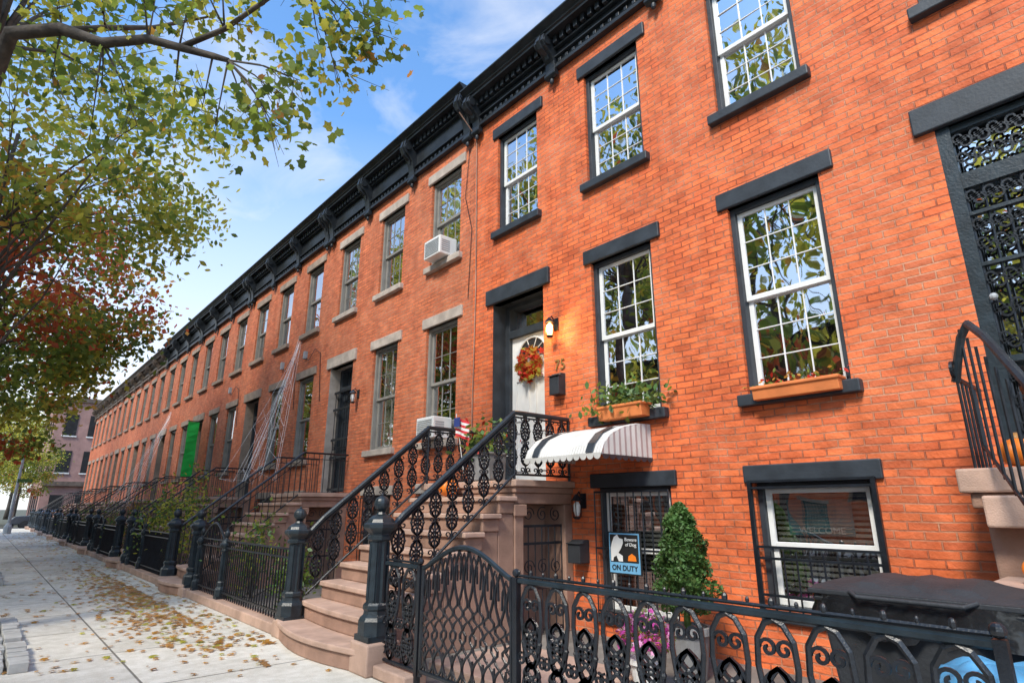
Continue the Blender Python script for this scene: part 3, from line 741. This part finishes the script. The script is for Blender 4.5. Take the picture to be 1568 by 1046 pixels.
e=empty('facade_cables'); mb=MB()
mb.tube([(D-.02,7.42,.2),(D-.02,7.44,3),(D-.02,7.40,5),(D-.02,7.45,8.0),(5.3,7.5,8.4)],.012,BROWN,5)
mb.tube([(D-.02,7.62,4.9),(D-.02,7.55,6.2),(D-.03,7.75,6.9),(D-.02,7.66,7.9)],.006,IRON,4)
for yy in (14.6,16.2,20.9): mb.tube([(D-.02,yy,5.2),(D-.06,yy-.3,5.05),(D-.04,yy-.6,5.3),(D-.02,yy-.9,5.15),(D-.02,yy-1.1,3.9)],.008,IRON,4); mb.box(D-.08,D-.001,yy-.05,yy+.05,5.15,5.35,GREY)
mb.obj('cables',e)

# ------------------------------------------------------------ AC units
def ac(yc,z):
    e=empty('window_air_conditioner'); mb=MB(); mb.box(D-.28,D+.1,yc-.26,yc+.26,z,z+.36,WHITE); mb.obj('case',e,bevel=.015)
    mb=MB()
    for i in range(9): mb.box(D-.288,D-.282,yc-.22,yc+.22,z+.04+i*.032,z+.055+i*.032,GREY)
    for i in range(6): mb.box(D-.24,D-.06,yc-.264,yc-.261,z+.06+i*.04,z+.08+i*.04,GREY)
    mb.obj('grille',e)
ac(8.42,5.88); ac(8.42,2.55)

# ------------------------------------------------------------ plants
def plantbox(name,xc,yc,z,w,d,h,boxm,n,rx,ry,rz,mats,wts,size,zoff=.1,hang=0):
    e=empty(name); mb=MB(); pr=[(xc-d/2,z+h),(xc-d/2+.02,z),(xc+d/2-.02,z),(xc+d/2,z+h)]
    mb.prism_y(pr,yc-w/2,yc+w/2,boxm); mb.box(xc-d/2-.012,xc+d/2+.012,yc-w/2-.012,yc+w/2+.012,z+h-.03,z+h+.002,boxm); mb.obj('box',e,bevel=.008)
    if n:
        C=NR.normal(size=(n,3))*np.array([rx,ry,rz])+np.array([xc,yc,z+h+zoff]); C[:,2]=np.where(C[:,2]<z+h-hang,z+h+.02,C[:,2])
        w_=np.cumsum(np.array(wts)/sum(wts)); leaves('plants',C,size*NR.uniform(.6,1.3,n),np.searchsorted(w_,NR.rand(n)),OVAL,mats,e)
        mb=MB()
        for i in range(25):
            c=C[i]; mb.tube([(xc+NR.uniform(-.03,.03),yc+(c[1]-yc)*.6,z+h),tuple(c)],.003,LG,3)
        mb.obj('stems',e)
plantbox('window_box_planter',5.54,4.30,2.44,.64,.2,.16,TERR,380,.09,.27,.11,[LG,LE,LD],[3,3,1],.085,.06,.2)
plantbox('window_box_planter',5.6,2.30,2.44,.80,.17,.13,TERR,70,.04,.24,.035,[LO,LRD,LG],[2,2,2],.05,.03)
plantbox('stoop_planter',4.80,5.95,1.76,.42,.3,.34,POT,300,.13,.16,.12,[LG,LE,LRD],[4,4,1],.09,.14,.1)
def pot_plant(name,x,y,z0,r,h,m):
    e=empty(name); mb=MB(); mb.lathe(x,y,[(r*.7,z0),(r*.95,z0+h*.85),(r*1.08,z0+h*.86),(r*1.08,z0+h),(r*.9,z0+h),(r*.88,z0+h-.03)],m,20); mb.obj('pot',e,smooth=False); return e
e=pot_plant('potted_conifer',4.9,3.22,.005,.19,.42,POT); n=7500
t=NR.rand(n)**.8; hh=.52+.95*t; th=NR.rand(n)*2*math.pi
rad=.25*np.minimum(1,np.sqrt((1-t)*1.25))*np.minimum(1,.6+t*3)*(NR.uniform(.66,1.1,n)+.16*np.sin(th*5+hh*17)+.12*np.sin(hh*31+th*2))
C=np.stack([4.9+rad*np.cos(th),3.22+rad*np.sin(th),hh],1)
leaves('foliage',C,NR.uniform(.025,.055,n),NR.randint(0,4,n),OVAL,[LE,LE,LD,LE],e,up=.8)
mb=MB(); mb.lathe(4.9,3.22,[(.03,.3),(.03,.6),(.13,.65),(.15,.9),(.10,1.2),(.02,1.42)],LD,10); mb.obj('core',e)
e=pot_plant('potted_chrysanthemum',4.25,3.2,.005,.14,.26,WHITE); n=900
d=NR.normal(size=(n,3)); d/=np.linalg.norm(d,axis=1)[:,None]; d[:,2]=np.abs(d[:,2])
C=np.array([4.25,3.2,.34])+d*np.array([.24,.24,.30])*NR.uniform(.6,1,n)[:,None]
leaves('flowers',C,NR.uniform(.03,.055,n),np.where(NR.rand(n)<.25,2,NR.randint(0,2,n)),MAPLE,[LP,LPW,LG],e,up=.8)
e=empty('autumn_wreath'); n=330; th=NR.rand(n)*2*math.pi; th=np.where(NR.rand(n)<.6,-math.pi/2+NR.normal(size=n)*.9,th)
rr=.18+NR.normal(size=n)*.055
C=np.stack([np.full(n,D+.27)-np.abs(NR.normal(size=n))*.04,6.37+rr*np.cos(th),3.58+rr*np.sin(th)],1)
leaves('leaves',C,NR.uniform(.06,.14,n),NR.randint(0,5,n),MAPLE,[LRD,LO,LR,LRD,LY],e,up=0)
mb=MB(); mb.tube([(D+.29,6.37+.18*math.cos(a),3.58+.18*math.sin(a)) for a in np.linspace(0,2*math.pi,25)],.025,LB,6); mb.obj('ring',e)
def pumpkin(x,y,z,r):
    e=empty('pumpkin'); mb=MB(); mb.sphere((x,y,z+r*.8),(r,r,r*.8),ORG,48,12,.14,8); mb.tube([(x,y,z+r*1.45),(x+.01,y,z+r*1.7),(x+.04,y,z+r*1.85)],[.03,.02,.018],LB,6); mb.obj('fruit',e,smooth=True)
pumpkin(4.52,6.38,1.56,.14); pumpkin(5.06,.72,1.68,.115); pumpkin(4.6,.665,1.0,.10)
e=empty('american_flag'); mb=MB(); mb.tube([(4.75,6.35,1.75),(4.62,6.4,2.65)],.006,WHITE,5)
for j in range(7):
    z1_=2.6-j*.035; vs=[]
    for i in range(9):
        yv=6.4-.02-i*.035+.0; xx=4.63+.02*math.sin(i*.9)
        vs+=[(xx,yv+0.04,z1_-.035-i*.01),(xx,yv+.04,z1_-i*.01)]
    mb.add(vs,[(2*i,2*i+2,2*i+3,2*i+1) for i in range(8)],RED if j%2==0 else WHITE)
mb.box(4.60,4.612,6.3,6.42,2.47,2.59,NAVY); mb.obj('flag',e)

# ------------------------------------------------------------ signs
e=empty('dog_warning_sign'); mb=MB(); mb.box(D-.085,D-.07,4.22,4.68,.70,1.16,BLK)
mb.box(D-.0885,D-.0851,4.235,4.665,.715,1.145,SBL); mb.box(D-.0905,D-.0886,4.25,4.65,.83,1.13,BLK)
dog=[(4.64,.98),(4.62,1.04),(4.59,1.10),(4.54,1.13),(4.51,1.09),(4.46,1.08),(4.46,1.04),(4.49,.98),(4.53,.93),(4.47,.90),(4.47,.84),(4.53,.84),(4.56,.90),(4.60,.88),(4.61,.84),(4.64,.84),(4.64,.93)]
mb.add([(D-.093,y,z) for y,z in dog],[tuple(range(len(dog)))],WHITE)
mb.add([(D-.093,y-.02,z) for y,z in [(4.42,.85),(4.41,.90),(4.36,.93),(4.31,.90),(4.30,.85)]],[(0,1,2,3,4)],ORG); mb.obj('panel',e)
text('words','Beware\nof Dog',(D-.094,4.35,1.05),.055,WHITE,e); text('words','ON DUTY',(D-.092,4.45,.77),.08,BLK,e)
e=empty('window_sign'); mb=MB(); mb.box(D+.19,D+.195,2.08,2.66,1.18,1.50,TEAL)
for z in np.arange(1.20,1.48,.035): mb.box(D+.185,D+.189,2.10,2.64,z,z+.012,CURT)
mb.obj('panel',e); text('words','WELCOME',(D+.18,2.36,1.22),.085,WHITE,e)

# ------------------------------------------------------------ bins
def bin_(name,x,y,w,d,h,body,lid):
    e=empty(name); mb=MB()
    a,b=w/2,d/2; a2,b2=a*.82,b*.82
    vs=[(x-a2,y-b2,.03),(x+a2,y-b2,.03),(x+a2,y+b2,.03),(x-a2,y+b2,.03),(x-a,y-b,h-.08),(x+a,y-b,h-.08),(x+a,y+b,h-.08),(x-a,y+b,h-.08)]
    mb.add(vs,[(3,2,1,0),(4,5,6,7),(0,1,5,4),(1,2,6,5),(2,3,7,6),(3,0,4,7)],body)
    mb.box(x-a-.02,x+a+.02,y-b-.02,y+b+.02,h-.1,h-.06,body); mb.obj('body',e,bevel=.02)
    mb=MB()
    n=16; vs=[]; fs=[]
    for i in range(n+1):
        for j in range(n+1):
            u=-1+2*i/n; v=-1+2*j/n
            z=h-.03+.07*(1-abs(u)**3)*(1-abs(v)**3)+.012*(math.cos(v*14)>0)*(abs(u)<.8)
            vs.append((x+(a+.03)*u,y+(b+.03)*v,z))
    fs=[(i*(n+1)+j,(i+1)*(n+1)+j,(i+1)*(n+1)+j+1,i*(n+1)+j+1) for i in range(n) for j in range(n)]
    mb.add(vs,fs,lid); mb.box(x-a-.035,x+a+.035,y-b-.035,y+b+.035,h-.058,h-.031,lid)
    mb.tube([(x-a-.03,y-b*.6,h-.03),(x-a-.08,y-b*.5,h-.05),(x-a-.08,y+b*.5,h-.05),(x-a-.03,y+b*.6,h-.03)],.014,lid,6); mb.obj('lid',e,bevel=.006)
    mb=MB()
    for s in (-1,1): mb.tube([(x+a-.08,y+s*b*.8-.02,.09),(x+a-.08,y+s*b*.8+.03,.09)],.09,BIN,14)
    mb.obj('wheels',e); return e
eb=bin_('trash_bin',4.12,1.12,.62,.98,1.0,BIN,BIN)
def skirt(e,x,y,a,b,z,drop,m,seed):
    r=np.random.RandomState(seed); mb=MB(); n=72; per=[]; rows=6
    for i in range(n):
        an=2*math.pi*i/n; c,s=math.cos(an),math.sin(an); q=1/max(abs(c),abs(s)); q=min(q,1.25)
        per.append((c*q,s*q))
    ph=r.uniform(0,6,4); vs=[]
    for k in range(rows+1):
        f=k/rows
        for i,(u,v) in enumerate(per):
            o=1+.03*f+.035*f*math.sin(i*1.3+ph[0]+f*3)+.02*math.sin(i*2.9+ph[1]-f*4)
            vs.append((x+a*u*o,y+b*v*o,z-drop*f*(1+.25*math.sin(i*.55+ph[2])+.12*math.sin(i*1.9+ph[3]))))
    mb.add(vs,[(k*n+i,k*n+(i+1)%n,(k+1)*n+(i+1)%n,(k+1)*n+i) for k in range(rows) for i in range(n)],m); mb.obj('liner',e,smooth=True)
skirt(eb,4.12,1.12,.35,.53,.945,.17,BAG,3)
e=empty('blue_recycling_bag'); mb=MB(); n=64;k=34; vs=[]
for i in range(k+1):
    ph=math.pi*i/k
    for j in range(n):
        an=2*math.pi*j/n; o=1+.04*math.sin(an*7+i*.5)+.05*math.sin(an*3-i*.6)+.03*abs(math.sin(an*9+i*.4))+.025*math.sin(an*5)*math.sin(i*.9)
        c_=abs(math.sin(ph))**.6
        vs.append((3.5+.25*c_*math.cos(an)*o,.72+.30*c_*math.sin(an)*o,.40+.36*math.copysign(abs(math.cos(ph))**.6,math.cos(ph))+.02*math.sin(j*.9)*math.sin(i*.6)))
mb.add(vs,[(i*n+j,(i+1)*n+j,(i+1)*n+(j+1)%n,i*n+(j+1)%n) for i in range(k) for j in range(n)],BLUE); mb.obj('bag',e,smooth=True)

# door lattice for right-hand neighbour
e=empty('iron_security_door'); mb=MB(); yc=.29; X=D+.06; U=Vector((0,1,0))
for (ya,yb2) in ((yc-.58,yc-.48),(yc+.48,yc+.58)): mb.box(X-.05,X+.05,ya,yb2,1.76,4.6,IRON2)
for z,h in ((1.76,.1),(4.0,.14),(4.54,.06),(2.5,.05),(3.75,.03),(3.3,.03)): mb.box(X-.03,X+.03,yc-.48,yc+.48,z,z+h,IRON2)
for i in range(9): 
    y=yc-.48+.96*i/8; mb.tube([(X,y,1.8),(X,y,4.05)],.012,IRON,5)
for z in (1.95,2.15,2.35,2.65,2.9,3.15,3.45,3.62,3.88,4.24,4.42):
    for i in range(8):
        y=yc-.48+.96*(i+.5)/8
        spiral(mb,(X-.01,y-.02,z),U,V,.062,1.4,.011,a0=0,sg=1); spiral(mb,(X-.01,y+.02,z+.06),U,V,.055,1.4,.011,a0=math.pi,sg=1)
mb.sphere((X-.07,yc+.45,3.02),(.03,.03,.03),GREY,8,6)
mb.obj('door_leaf',e)
mb=MB(); mb.quad((X+.12,yc-.48,1.8),(X+.12,yc+.48,1.8),(X+.12,yc+.48,4.54),(X+.12,yc-.48,4.54),GLASS); mb.obj('door_glass',e)
e=empty('iron_security_door'); mb=MB(); yc=7.5+4.95; X=D+.15
for i in range(9): mb.tube([(X,yc-.48+i*.12,1.78),(X,yc-.48+i*.12,4.0)],.008,IRON,4)
for z in (1.8,2.5,2.9,3.6,4.0): mb.box(X-.015,X+.015,yc-.56,yc+.56,z,z+.05,IRON)
for i in range(8): spiral(mb,(X,yc-.42+i*.12,2.72),U,V,.055,1.4,.007,a0=i)
mb.obj('door_leaf',e)

# ------------------------------------------------------------ webs
def web(a,bs,seed):
    e=empty('cobweb_decoration'); mb=MB(); r=random.Random(seed); a=Vector(a); P=[]
    for b in bs:
        for k in range(5):
            q=Vector(b)+Vector((r.uniform(-.35,.35),r.uniform(-.35,.35),r.uniform(-.1,.1))); 
            aa=a+Vector((0,r.uniform(-.12,.12),r.uniform(-.2,.2)))
            pts=[aa.lerp(q,t)+Vector((0,0,-.12*math.sin(math.pi*t))) for t in np.linspace(0,1,9)]; P.append(pts)
            mb.tube(pts,.0022,WEB,3)
    for i in range(50):
        p=r.choice(P); q=r.choice(P); k=r.randint(2,8); k2=min(8,max(1,k+r.randint(-1,1))); mb.tube([p[k],q[k2]],.0016,WEB,3)
    mb.obj('strands',e)
web((5.66,15.1,5.7),[(4.2,12.4,1.9),(4.0,13.2,2.0),(4.4,13.6,2.2)],1)
web((5.66,29.5,5.4),[(3.3,22.3,1.6),(3.4,24,1.3),(3.6,26.5,1.3)],2)

# ------------------------------------------------------------ street lamp, car
e=empty('street_lamp'); mb=MB(); mb.lathe(1.45,46,[(.2,0),(.2,.4),(.09,.6),(.07,4.6),(.05,4.8)],GREY,10); mb.tube([(1.45,46,4.7),(1.3,46,5.1),(.4,46,5.3)],.04,GREY,6); mb.sphere((.2,46,5.25),(.3,.14,.08),GREY,10,6)
mb.box(1.4,2.1,45.9,45.93,2.9,3.1,LE); mb.obj('pole',e)
def car(x,y,m):
    e=empty('parked_car'); mb=MB(); pr=[(-2.2,.35),(-2.25,.7),(-2.0,.95),(-1.2,1.0),(-.7,1.42),(.7,1.45),(1.3,1.02),(2.1,.9),(2.25,.6),(2.2,.35)]
    mb.prism_y([(x+a,b-.12) for a,b in pr],y-.85,y+.85,m)
    mb.prism_y([(x+a,b-.12) for a,b in [(-1.05,1.03),(-.62,1.36),(.62,1.39),(1.1,1.04)]],y-.86,y+.86,GLASS)
    mb.obj('body',e,bevel=.05); mb=MB()
    for a in (-1.4,1.4):
        for s in (-1,1): mb.tube([(x+a,y+s*.86-.1,.2),(x+a,y+s*.86+.04,.2)],.32,BIN,16)
    mb.obj('wheels',e)
car(4.2,60.5,CARP); car(9.5,60.5,WHITE)

# ------------------------------------------------------------ yards: bushes
def bush(x,y,z,r,h,seed,mats,wts,n=700,size=.07):
    e=empty('shrub'); rr=np.random.RandomState(seed); d=rr.normal(size=(n,3))*.45
    d+=.35*np.sin(d[:,[1,2,0]]*5)
    C=np.array([x,y,z+h*.55])+d*np.array([r,r,h*.55]); C[:,2]=np.maximum(C[:,2],.05)
    w=np.cumsum(np.array(wts)/sum(wts)); leaves('leaves',C,size*rr.uniform(.6,1.4,n),np.searchsorted(w,rr.rand(n)),OVAL,mats,e)
    mb=MB()
    for i in range(14): mb.tube([(x,y,0),tuple(C[i])],[.012,.004],BARK,4)
    mb.obj('stems',e)
bush(3.4,14.4,.3,.55,1.6,1,[LG,LY,LE],[3,3,2],1100,.08); bush(3.6,10.6,.1,.45,1.1,2,[LG,LE,LY],[3,3,1],700); bush(3.3,16.5,.2,.45,1.5,3,[LY,LG,LE],[2,3,2],850,.08)
bush(3.5,21,.1,.5,1.5,4,[LG,LE,LO],[3,3,1]); bush(3.6,27.5,.1,.6,1.4,5,[LG,LE,LD],[3,3,1]); bush(3.6,34,.1,.6,1.3,6,[LG,LE,LD],[3,3,1]); bush(3.6,8.9,.1,.35,.7,7,[LG,LE,LD],[3,3,1])

# ------------------------------------------------------------ fallen leaves
n=2800; y=7+NR.rand(n)**1.3*40; x=2.75-np.abs(NR.normal(size=n))*.6; far=NR.rand(n)<.35; x=np.where(far,NR.uniform(.2,2.8,n),x)
clump=NR.rand(n)<.4; y=np.where(clump,12.5+NR.normal(size=n)*2.8,y); x=np.where(clump,2.4-np.abs(NR.normal(size=n))*.4,x)
keep=(x>-1)&(y>6); C=np.stack([x,y,np.full(n,.018)],1)[keep]
o=leaves('fallen_leaves',C,NR.uniform(.05,.11,len(C)),NR.choice([0,0,0,1,1,2],len(C)),MAPLE,[LB,LO,LY],None,up=6,curl=.3)
n=60; C=np.stack([NR.uniform(.6,2.7,n),NR.uniform(4.5,10,n),np.full(n,.015)],1)
leaves('fallen_leaves',C,NR.uniform(.03,.07,n),NR.randint(0,2,n),MAPLE,[LB,LO],None,up=6,curl=.3)

# ------------------------------------------------------------ trees along the kerb
e=empty('street_tree'); mb=MB()
trunk=[(-.8,9.6,0),(-.82,9.55,1.2),(-.78,9.6,2.6),(-.85,9.55,4.2),(-.8,9.4,5.8),(-1.0,9.6,7.5),(-1.1,9.9,9.2)]
mb.tube(trunk,[.26,.19,.17,.155,.14,.09,.05],BARK,10)
bough=[(-.8,9.4,5.6),(-.85,8.9,6.5),(-.75,8.3,6.92),(-.3,7.9,6.98),(.1,7.5,6.74),(.5,7.15,6.80),(.85,6.9,6.70),(1.12,6.7,6.62),(1.25,6.5,6.5)]
mb.tube(bough,[.11,.095,.085,.075,.062,.055,.048,.042,.03],BARK,8)
b2=[(.8,6.95,6.72),(1.15,6.45,6.85),(1.4,5.9,7.0),(1.65,5.4,7.2),(1.9,4.9,7.5)]
mb.tube(b2,[.035,.03,.025,.02,.012],BARK,6)
b3=[(-.3,7.9,6.95),(.1,8.1,7.4),(.6,8.2,7.8),(1.2,8.1,8.3)]
mb.tube(b3,[.05,.04,.03,.015],BARK,6)
tips=[(1.77,6.1,6.0),(2.1,5.2,6.45),(1.5,6.6,6.0),(1.15,7.0,6.05),(1.95,5.6,6.6),(1.6,5.4,7.1),(2.15,5.0,6.9),(1.3,6.3,6.9),(.8,6.9,7.2),(.4,7.4,6.35),(1.9,5.9,6.2),
 (.0,7.9,7.5),(.5,7.3,7.5),(1.0,6.4,7.5),(1.5,5.8,7.5),(-.3,8.3,6.5),(.2,7.8,6.3),(1.2,8.1,8.3),(.6,8.3,7.7),(2.0,5.4,7.3),(1.9,6.3,6.5),(.9,7.4,6.2),(.1,8.0,6.9),(-.4,8.0,7.3),
 (1.3,6.9,5.8),(2.2,5.5,6.1),(1.6,6.0,5.7),(.6,7.6,5.9),(.2,8.2,5.8),(2.3,5.0,6.5),(.3,7.0,7.4),(.7,6.6,7.6),(-.1,7.6,7.7),(2.3,5.2,7.4),(1.75,5.9,5.4),(2.35,5.3,6.6)]
C=[];M=[]
allp=[Vector(p) for p in bough[2:]+b2+b3]
rr=np.random.RandomState(4)
for tpt in tips:
    tv=Vector(tpt); src=min(allp,key=lambda p:(p-tv).length); md=src.lerp(tv,.5)+Vector((0,0,.06))
    mb.tube([src,md,tv],[.014,.009,.004],BARK,5)
    for q in range(4):
        d=Vector(rr.normal(size=3)*.22); s=md.lerp(tv,rr.rand()); mb.tube([s,s.lerp(tv+d,.6),tv+d],[.005,.004,.002],BARK,4)
    n=int(52*rr.uniform(.5,1.5)); C.append(np.array(tpt)+rr.normal(size=(n,3))*np.array([.23,.23,.17]))
    m0=0 if rr.rand()<.6 else 1; M.append(np.where(rr.rand(n)<.6,m0,np.searchsorted([.5,.72,.95],rr.rand(n))))
mb.obj('trunk_and_limbs',e,smooth=True)
C=np.vstack(C);M=np.concatenate(M); leaves('bough_leaves',C,rr.uniform(.07,.15,len(C)),M,LOBE,[LG,LY,LD,LO],e)
cs=clumps((-1.6,10.3,9.3),(2.7,2.6,2.0),30,3); C=[];M=[];mb=MB()
for c in cs:
    n=int(70*rr.uniform(.5,1.4)); C.append(c+rr.normal(size=(n,3))*np.array([.4,.4,.28])); m0=0 if rr.rand()<.4 else 1
    M.append(np.where(rr.rand(n)<.7,m0,rr.randint(0,3,n))); mb.tube([trunk[5],Vector(trunk[5]).lerp(Vector(c),.5)+Vector((0,0,.2)),tuple(c)],[.035,.02,.006],BARK,5)
mb.obj('upper_limbs',e,smooth=True); C=np.vstack(C); leaves('crown_leaves',C,rr.uniform(.09,.17,len(C)),np.concatenate(M),OVAL,[LG,LY,LD],e)
TB=tree('street_tree',(-.8,15.5,0),(-.7,15,9),(-.1,14.5,8.7),(3.4,3.2,2.3),74,115,.17,(3,8,.4,0,.7),21,OVAL)
TC=tree('street_tree',(-.8,21.5,0),(-.6,21,9),(-.1,20.5,6.9),(3.3,3.5,3.1),90,130,.18,(4,2,1.5,1,.8),33,DIA,redtop=(6.5,9.6))
TD=tree('street_tree',(-.8,29,0),(-.7,29,9),(-.6,29,6.5),(3.4,3.6,3.4),75,100,.20,(3,6,1,.4,.8),45,DIA)
copy_tree(TD,'street_tree',(0,10,0),.1,.98)
for i,y in enumerate((0,10.5,19,28,39)):
    if i==0: copy_tree(TD,'street_tree',(-10.0,y-29*1.4,-1.0),0,1.4)
    else: copy_tree(TD,'street_tree',(-9.6,y-29*1.5,-2.6+.2*i),0,(1.5,1.5,2.55))
for (x,y,s) in ((-4,74,1.1),(1,84,1.3),(3,105,1.4),(2.2,62,.75)):
    copy_tree(TD,'distant_tree',(x+.6*s,y-29*s,0),0,s)

# ------------------------------------------------------------ world, sun, camera
w=bpy.data.worlds.new('World'); scn.world=w; w.use_nodes=True; t=w.node_tree; bg=t.nodes['Background']
sky=t.nodes.new('ShaderNodeTexSky'); sky.sky_type='NISHITA'; sky.sun_disc=False
EL=math.radians(47); sd=Vector((-.93,-.34,0)).normalized()
sky.sun_elevation=EL; sky.sun_rotation=math.atan2(sd.x,sd.y)%(2*math.pi); sky.air_density=1.0; sky.dust_density=1.0; sky.ozone_density=1.5
gn=t.nodes.new('ShaderNodeMix'); gn.data_type='RGBA'; gn.blend_type='MULTIPLY'; gn.inputs['Factor'].default_value=1; gn.inputs[7].default_value=(1.5,2.1,2.5,1)
t.links.new(sky.outputs[0],gn.inputs[6])
tc=t.nodes.new('ShaderNodeTexCoord'); sp=t.nodes.new('ShaderNodeSeparateXYZ'); t.links.new(tc.outputs['Generated'],sp.inputs[0])
mp=t.nodes.new('ShaderNodeMapping'); mp.inputs['Scale'].default_value=(1.8,.8,3.4); mp.inputs['Rotation'].default_value=(.2,.5,.6); t.links.new(tc.outputs['Generated'],mp.inputs[0])
n=t.nodes.new('ShaderNodeTexNoise'); n.inputs['Scale'].default_value=2.6; n.inputs['Detail'].default_value=6; n.inputs['Roughness'].default_value=.55; n.inputs['Distortion'].default_value=.6
t.links.new(mp.outputs[0],n.inputs['Vector'])
r1=t.nodes.new('ShaderNodeMapRange'); r1.inputs[1].default_value=.48; r1.inputs[2].default_value=.78; r1.inputs[3].default_value=0; r1.inputs[4].default_value=.6; t.links.new(n.outputs['Fac'],r1.inputs[0])
r2=t.nodes.new('ShaderNodeMapRange'); r2.inputs[1].default_value=.58; r2.inputs[2].default_value=.12; r2.inputs[3].default_value=0; r2.inputs[4].default_value=.93; t.links.new(sp.outputs['Z'],r2.inputs[0])
mm=t.nodes.new('ShaderNodeMath'); mm.operation='MAXIMUM'; t.links.new(r1.outputs[0],mm.inputs[0]); t.links.new(r2.outputs[0],mm.inputs[1])
mx=t.nodes.new('ShaderNodeMix'); mx.data_type='RGBA'; t.links.new(mm.outputs[0],mx.inputs['Factor']); t.links.new(gn.outputs[2],mx.inputs[6]); mx.inputs[7].default_value=(7.6,7.7,7.8,1)
t.links.new(mx.outputs[2],bg.inputs['Color']); bg.inputs['Strength'].default_value=.15
L=bpy.data.lights.new('sun','SUN'); L.energy=4.3; L.angle=math.radians(12); L.color=(1,.91,.78)
o=bpy.data.objects.new('sun',L); scn.collection.objects.link(o)
sv=Vector((sd.x*math.cos(EL),sd.y*math.cos(EL),math.sin(EL))); o.rotation_euler=sv.to_track_quat('Z','Y').to_euler()
cam=bpy.data.cameras.new('camera'); cam.lens=20.5; cam.sensor_width=36; cam.clip_end=2000; cam.clip_start=.05
co=bpy.data.objects.new('camera',cam); scn.collection.objects.link(co); co.location=(0,0,1.42); co.rotation_euler=(math.radians(90+15.95),0,math.radians(-41.3)); scn.camera=co
scn.view_settings.view_transform='Standard'; scn.view_settings.look='None'; scn.view_settings.exposure=0
